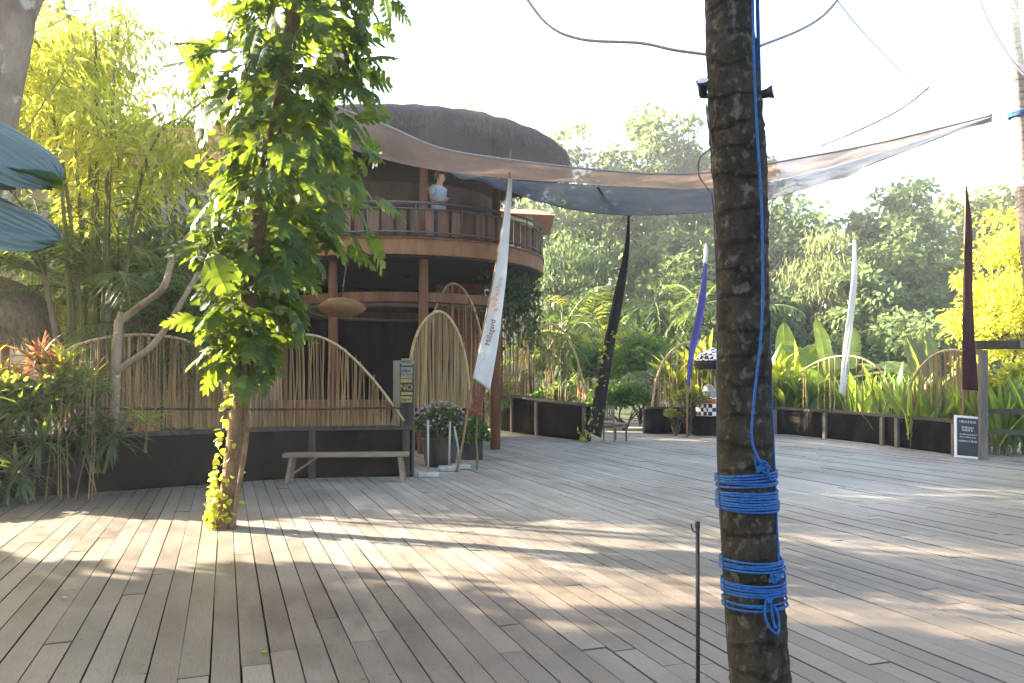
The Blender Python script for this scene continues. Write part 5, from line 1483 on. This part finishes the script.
# ================================================================ centre planting
def pg(px, d): return Vector(((px - HX) / FPX * d, d, 0))
palm('golden_palm', 'palm with golden fronds beside the right end of the balcony', pg(560, 26.5), 2.9, 13, 2.5, L['palm'], stems=2, tr=.07, el=(-.1, 1.3), width=.06, n=26, leaf=.28)
palm('dark_palm', 'dark low palm under the right end of the balcony', pg(526, 23.5), .9, 12, 1.7, L['palm'], stems=2, tr=.05, el=(.2, 1.4))
vn = thing('hanging_vine', 'dark leafy vine hanging below the right end of the balcony', 'vine', on(-25, 3.0, 2.2)); cl = Cloud(); mb = MB()
for k in range(46):
    p = on(random.uniform(-42, 8), random.uniform(2.7, 3.35), 4.09); ln = random.uniform(.6, 1.9); q = p - Vector((random.uniform(-.1, .1), 0, ln)); mb.tube([p, p.lerp(q, .5), q], .008, 4)
    m_ = int(ln * 26); f = RNG.uniform(0, 1, m_); ps = np.array(p)[None] + (np.array(q) - np.array(p))[None] * f[:, None] + RNG.normal(0, .06, (m_, 3)); ps[:, 2] = np.minimum(ps[:, 2], 4.05)
    cl.scatter(t_oval(.32), ps, frames(RNG.normal(0, .6, (m_, 3)) + np.array([0, 0, -.8])), RNG.uniform(.07, .15, m_))
mb.build('stems', M['stem'], vn); cl.build('leaves', L['far_dark'], vn)
bush('ivy_hedge', 'tall clipped green hedge draped with creeper behind the black curving wall', pg(580, 30), (2.4, 1.0, 1.75), 5200, .17, L['hedge'], t_oval(.34), cat='hedge', zc=1.75, lumps=16)
bush('round_bush', 'low bright green bush behind the sparse straw arch', pg(556, 25.5), (1.3, .8, .95), 3400, .13, L['hedge'], t_oval(.34), zc=.75, lumps=14)
bush('round_bush', 'leafy green bush right behind the wooden chair', pg(624, 24.3), (1.25, .9, 1.05), 3800, .12, L['hedge'], t_oval(.34), zc=.8, lumps=16)
bush('round_bush', 'tall rounded light green bush right of the leaning black banner', pg(640, 27.5), (1.3, 1.1, 1.7), 4200, .14, L['hedge'], t_oval(.34), zc=1.9, lumps=16)
palm('dark_palm', 'dark spiky palm between the rounded bush and the straw fan arch', pg(656, 25), 1.6, 16, 1.5, L['shrub_dark'], stems=1, tr=.08, el=(-.2, 1.4), width=.04)
bush('potted_shrub', 'thin flowering shrub in front of the straw fan arch', pg(688, 22.0), (.6, .5, .75), 900, .10, L['shrub'], t_leaf(.27), zc=.95, lumps=7)
bush('small_shrub', 'little sparse shrub on the deck between the straw fan arch and the trunk', pg(676, 22.2), (.4, .35, .4), 420, .09, L['shrub'], t_leaf(.27), zc=.5, lumps=5)
dracaena('red_cordyline', 'small dark red cordyline behind the white banner foot', pg(477, 13.9), [(0, 0, 1.0)], .34, L['cordyline'], 22, el=(10, 80))
dracaena('red_cordyline', 'small dark red cordyline behind the curving black wall', pg(583, 21.6), [(0, 0, 1.15)], .45, L['cordyline'], 22, el=(10, 80))
GY = 'broad-leaved yellow-green clumps behind the planter walls'
def broadclump(px, d, h, n, ln, label, mat=L['canna'], el=(35, 88), tp=BROAD, grp=GY, spread=.35, nm='heliconia_clump', zb=.3):
    c = pg(px, d); root = thing(nm, label, 'plant', c, grp); cl = Cloud(); mb = MB()
    for k in range(n):
        q = c + Vector((random.gauss(0, spread), random.gauss(0, spread * .6), 0)); t = q + Vector((random.gauss(0, .08), random.gauss(0, .08), h * random.uniform(.55, 1.0)))
        mb.tube([q, q.lerp(t, .5), t], [.022, .018, .012], 5)
        rosette(cl, t, 4, ln, tp, el, .25); rosette(cl, q.lerp(t, .55), 3, ln, tp, el, .25)
    mb.build('stems', M['stem'], root); cl.build('leaves', mat, root)
    return root
broadclump(688, 24.5, 2.0, 12, 1.15, 'sunlit yellow heliconia rising behind the straw fan arch', L['palm_gold'])
broadclump(716, 24.2, 2.1, 10, 1.1, 'yellow-green heliconia half hidden behind the ringed trunk', L['palm_gold'])
broadclump(785, 24.0, 1.5, 14, 1.15, 'bright heliconia clump just right of the ringed trunk', L['palm_gold'])
broadclump(806, 23.8, 1.1, 10, .9, 'lower heliconia clump at the start of the long planter wall')
banana('banana_plant', 'banana plant with one upright oval leaf right of the ringed trunk', pg(786, 26), 1.4, [(80, 88, 1.0), (10, 50, 1.0), (170, 45, .9), (60, 60, .9), (-30, 30, .9)], 1.75, L['banana'])
banana('banana_plant', 'banana plant with a glowing broad leaf left of the plain white banner', pg(828, 25), 1.35, [(95, 80, 1.1), (150, 55, 1.0), (20, 45, 1.0), (-20, 20, .95), (200, 30, 1.0), (60, 62, 1.1)], 1.75, L['banana'])
banana('banana_plant', 'banana plant with a raised yellow leaf behind the plain white banner', pg(852, 26), 1.6, [(70, 72, 1.0), (0, 28, 1.0), (140, 50, .9), (180, 20, .9)], 1.6, L['banana'])
banana('banana_plant', 'darker banana plant far behind the canna bed near the brown arch', pg(930, 27.5), 1.1, [(70, 72, 1.1), (10, 40, 1.0), (160, 50, 1.0), (120, 70, 1.0)], 1.9, L['canopy'])
GC = 'upright canna clumps behind the long planter wall'
words = ['at the left end of the long planter wall', 'left of the plain white banner', 'right behind the plain white banner', 'just right of the plain white banner', 'under the thin bent hoop', 'at the right foot of the thin bent hoop', 'with the tallest yellow blade in the bed', 'left of the brown arch', 'in front of the brown arch', 'between the brown arch and the maroon banner', 'behind the chalkboard', 'at the foot of the gate post', 'inside the timber gate', 'at the right edge beyond the gate']
cpos = [(778, 23.6), (808, 23.5), (838, 23.3), (862, 22.3), (880, 21.2), (893, 20.4), (905, 19.8), (915, 18.9), (936, 18.0), (952, 17.3), (968, 16.9), (990, 16.6), (1006, 16.0), (1028, 15.6)]
for w_, (px, d) in zip(words, cpos):
    d += .75; c = pg(px, d); root = thing('canna_clump', 'tall blade-leaved canna clump ' + w_, 'plant', c, GC); cl = Cloud(); mb = MB()
    for k in range(15):
        q = c + Vector((random.gauss(0, .36), random.gauss(0, .2), random.uniform(.1, .5)))
        rosette(cl, q, 4, random.uniform(.9, 1.5) * (1.25 if 'tallest' in w_ else 1), BLADES[:2] + BROAD[:1], (60, 92), .3, .06)
        mb.tube([(q.x, q.y, 0), (q.x + .02, q.y, .6), (q.x + random.gauss(0, .04), q.y, random.uniform(1.0, 1.5))], [.015, .012, .006], 5)
    mb.build('stems', M['stem'], root); cl.build('leaves', L['canna'], root)

# ================================================================ far trees
GF = 'hazy trees beyond the garden'
def far(px, top, wpx, d, label, mat, size=.34, clumps=46, per=110, hfrac=.42, name='far_tree', zb=None, **k):
    c = pg(px, d); zt = CAM_H + (HY - top) * d / FPX; rx = wpx / 2 * d / FPX
    gz = max(0, (d - 34) * .10)
    h = zt - gz; rz = h * hfrac
    return tree(name, label, (c.x, d, gz - .2), h, (rx * .92, rx * .8, rz * .9), h - rz + .2, clumps, per, size, mat, group=GF, tr=.03 * h * .6, **k)
far(480, 92, 90, 46, 'pale hazy tree rising behind the thatched roof', L['far_b'], .38, 40, 90, .35)
far(562, 100, 110, 52, 'thin-leaved hazy tree left of the tallest round tree', L['far_b'], .40, 36, 90, .3)
far(655, 98, 125, 50, 'tallest round hazy tree above the middle of the shade sail', L['far_a'], .42, 60, 120, .34)
far(600, 165, 150, 44, 'broad mid-green tree under the shade sail between balcony and tall tree', L['far_a'], .40, 56, 120, .45)
far(555, 215, 110, 38, 'drooping feathery green tree right of the balcony', L['far_dark'], .34, 50, 120, .48, tpl=t_leaf(.12), droop=1.2)
far(738, 150, 150, 48, 'tree with pale branches hidden behind the ringed trunk', L['far_a'], .42, 60, 120, .42)
far(690, 225, 110, 40, 'dark green tree left of the ringed trunk above the violet banner', L['far_dark'], .36, 46, 110, .5)
far(790, 200, 90, 44, 'dark tall tree just right of the ringed trunk', L['far_dark'], .36, 46, 120, .5)
far(812, 218, 110, 37, 'pale feathery bamboo-like tree right of the ringed trunk', L['far_b'], .40, 56, 130, .5, tpl=t_leaf(.10), droop=1.6)
far(900, 178, 105, 44, 'tall dark hazy tree right of the plain white banner', L['far_a'], .40, 64, 130, .45)
far(868, 246, 90, 35, 'rounded green tree just right of the plain white banner', L['far_a'], .32, 50, 120, .5)
far(915, 225, 110, 37, 'bushy mid-green tree behind the canna bed', L['far_a'], .32, 54, 130, .5)
far(890, 300, 130, 32, 'low spreading green tree above the brown arch', L['far_a'], .28, 54, 130, .5)
far(985, 172, 120, 46, 'tall yellowish hazy tree behind the maroon banner', L['far_b'], .42, 56, 110, .45)
far(1060, 150, 140, 42, 'tall hazy tree beyond the right edge', L['far_a'], .42, 56, 110, .45)
far(750, 290, 130, 34, 'low dark tree filling the gap behind the heliconia', L['far_dark'], .3, 44, 120, .5)
far(420, 120, 160, 48, 'hazy tree behind the pavilion roof', L['far_a'], .42, 46, 90, .4)
far(120, 110, 200, 40, 'tall tree behind the cream house', L['far_b'], .42, 50, 90, .4)
for px, d, H, lb, mt in ((700, 33, 4.6, 'hazy palm with arching fronds left of the violet banner tip', 'palm'), (655, 36, 5.0, 'hazy palm with a feathery head above the rounded bush', 'palm'), (735, 34, 4.0, 'hazy palm behind the heliconia and the ringed trunk', 'palm'), (590, 34, 3.4, 'low hazy palm above the clipped hedge', 'palm_gold')):
    palm('far_palm', lb, pg(px, d), H, 16, 3.0, L[mt], tr=.12, el=(-.4, 1.3), group='hazy palms beyond the garden', n=22, width=.06, leaf=.3)
tree('yellow_tree', 'bright yellow-green sunlit tree at the right edge above the gate', pg(1032, 20), 5.5, (1.75, 1.6, 2.3), 3.5, 64, 190, .14, L['yellow_tree'], 'bark_dark', .11, t_leaf(.32), cl_r=.26, shell=.2)
bush('gate_shrub', 'sunlit leafy shrub seen through the timber gate', pg(1015, 17.5), (1.0, .8, .9), 1700, .14, L['yellow_tree'], t_oval(.34), zc=1.3)
# far wood as one mass behind the single trees
cl = Cloud()
n = 26000
px = RNG.uniform(250, 1250, n); d = RNG.uniform(54, 66, n); top = np.interp(px, [250, 400, 520, 650, 760, 860, 900, 1000, 1250], [190, 190, 205, 195, 205, 215, 205, 215, 200])
zt = 1.6 + (378 - top) * 58 / 800 + np.sin(px * .05) * .8 + np.sin(px * .17) * .6
z = 1.5 + (zt - 1.5) * RNG.uniform(0, 1, n) ** .8
pos = np.stack([(px - 512) / 800 * d, d, z], 1)
dirs = RNG.normal(0, 1, (n, 3)) + np.array([0, -.5, -.4])
cl.scatter(t_leaf(.34), pos, frames(dirs), RNG.uniform(.4, .9, n)); tag(cl.build('far_wood', L['far_dark']), kind='stuff')

# coconut trunk at the right edge
cc_ = pg(1046, 13)
co = thing('coconut_palm', 'slim coconut trunk rising at the right edge beside the hanging net', 'palm', cc_)
tp = smooth_line([P(1046, 476, 13), P(1040, 380, 13), P(1033, 280, 13), P(1026, 200, 13), P(1020, 120, 13), P(1015, 60, 13), P(1010, 0, 13), P(1004, -120, 13), P(1000, -240, 13)], 50)
mb = MB(); mb.tube(tp, [(.15 - .0010 * k) for k in range(50)], 12, wob=.05); mb.build('trunk', M['bark_coco'], co, smooth=True)
cl = Cloud(); mb = MB()
for k in range(16): frond(cl, mb, tp[-1], random.uniform(0, 6.28), random.uniform(-.2, 1.2), 3.2, .26, 24, 1.5, .03)
mb.build('leaf_ribs', M['stem'], co); cl.build('fronds', L['palm'], co)
mb = MB(); p = P(1019, 115, 13)
for k in range(4): mb.tube([Vector((p.x + math.cos(i * .524) * .155, p.y + math.sin(i * .524) * .155, p.z - .03 + k * .02)) for i in range(13)], .011, 5, cap=False)
tag(mb.build('blue_rope', M['rope_blue'], None, smooth=True), 'blue rope tied round the coconut trunk at the right edge', 'rope')

# fallen leaves on the deck
lf = [(61, 599, 'pale'), (265, 655, 'green'), (800, 455, 'pale'), (640, 445, 'pale'), (330, 500, 'green')]
for i, (x, y, k) in enumerate(lf):
    p = G(x, y); cl = Cloud(); cl.scatter(t_oval(.35, .08, .1), [(p.x, p.y, .012)], frames(np.array([[math.cos(i * 2.1), math.sin(i * 2.1), .05]]), roll=.1), np.array([.05 + .012 * i if i < 2 else .11]))
    o = cl.build('fallen_leaf', L['moss'] if k == 'green' else L['petal'])
    tag(o, ['curled pale fallen leaf lying on the deck planks at left', 'tiny green fallen leaf lying on the deck planks in front', 'pale fallen leaf on the far deck before the long planter wall', 'pale fallen leaf on the far deck right of the wooden chair', 'green fallen leaf on the deck just right of the climber tree'][i], 'leaf')

# ================================================================ haze
HZ = MB().box((0, 50, 14), (300, 300, 31))
hm = bpy.data.materials.new('morning_haze'); hm.use_nodes = True
hn = hm.node_tree.nodes; hn.remove(hn['Principled BSDF'])
pv = hn.new('ShaderNodeVolumePrincipled'); pv.inputs['Color'].default_value = (.95, .97, 1, 1); pv.inputs['Density'].default_value = .0013; pv.inputs['Anisotropy'].default_value = .35
hm.node_tree.links.new(pv.outputs[0], hn['Material Output'].inputs['Volume'])
hz = HZ.build('haze', hm); tag(hz, kind='stuff')
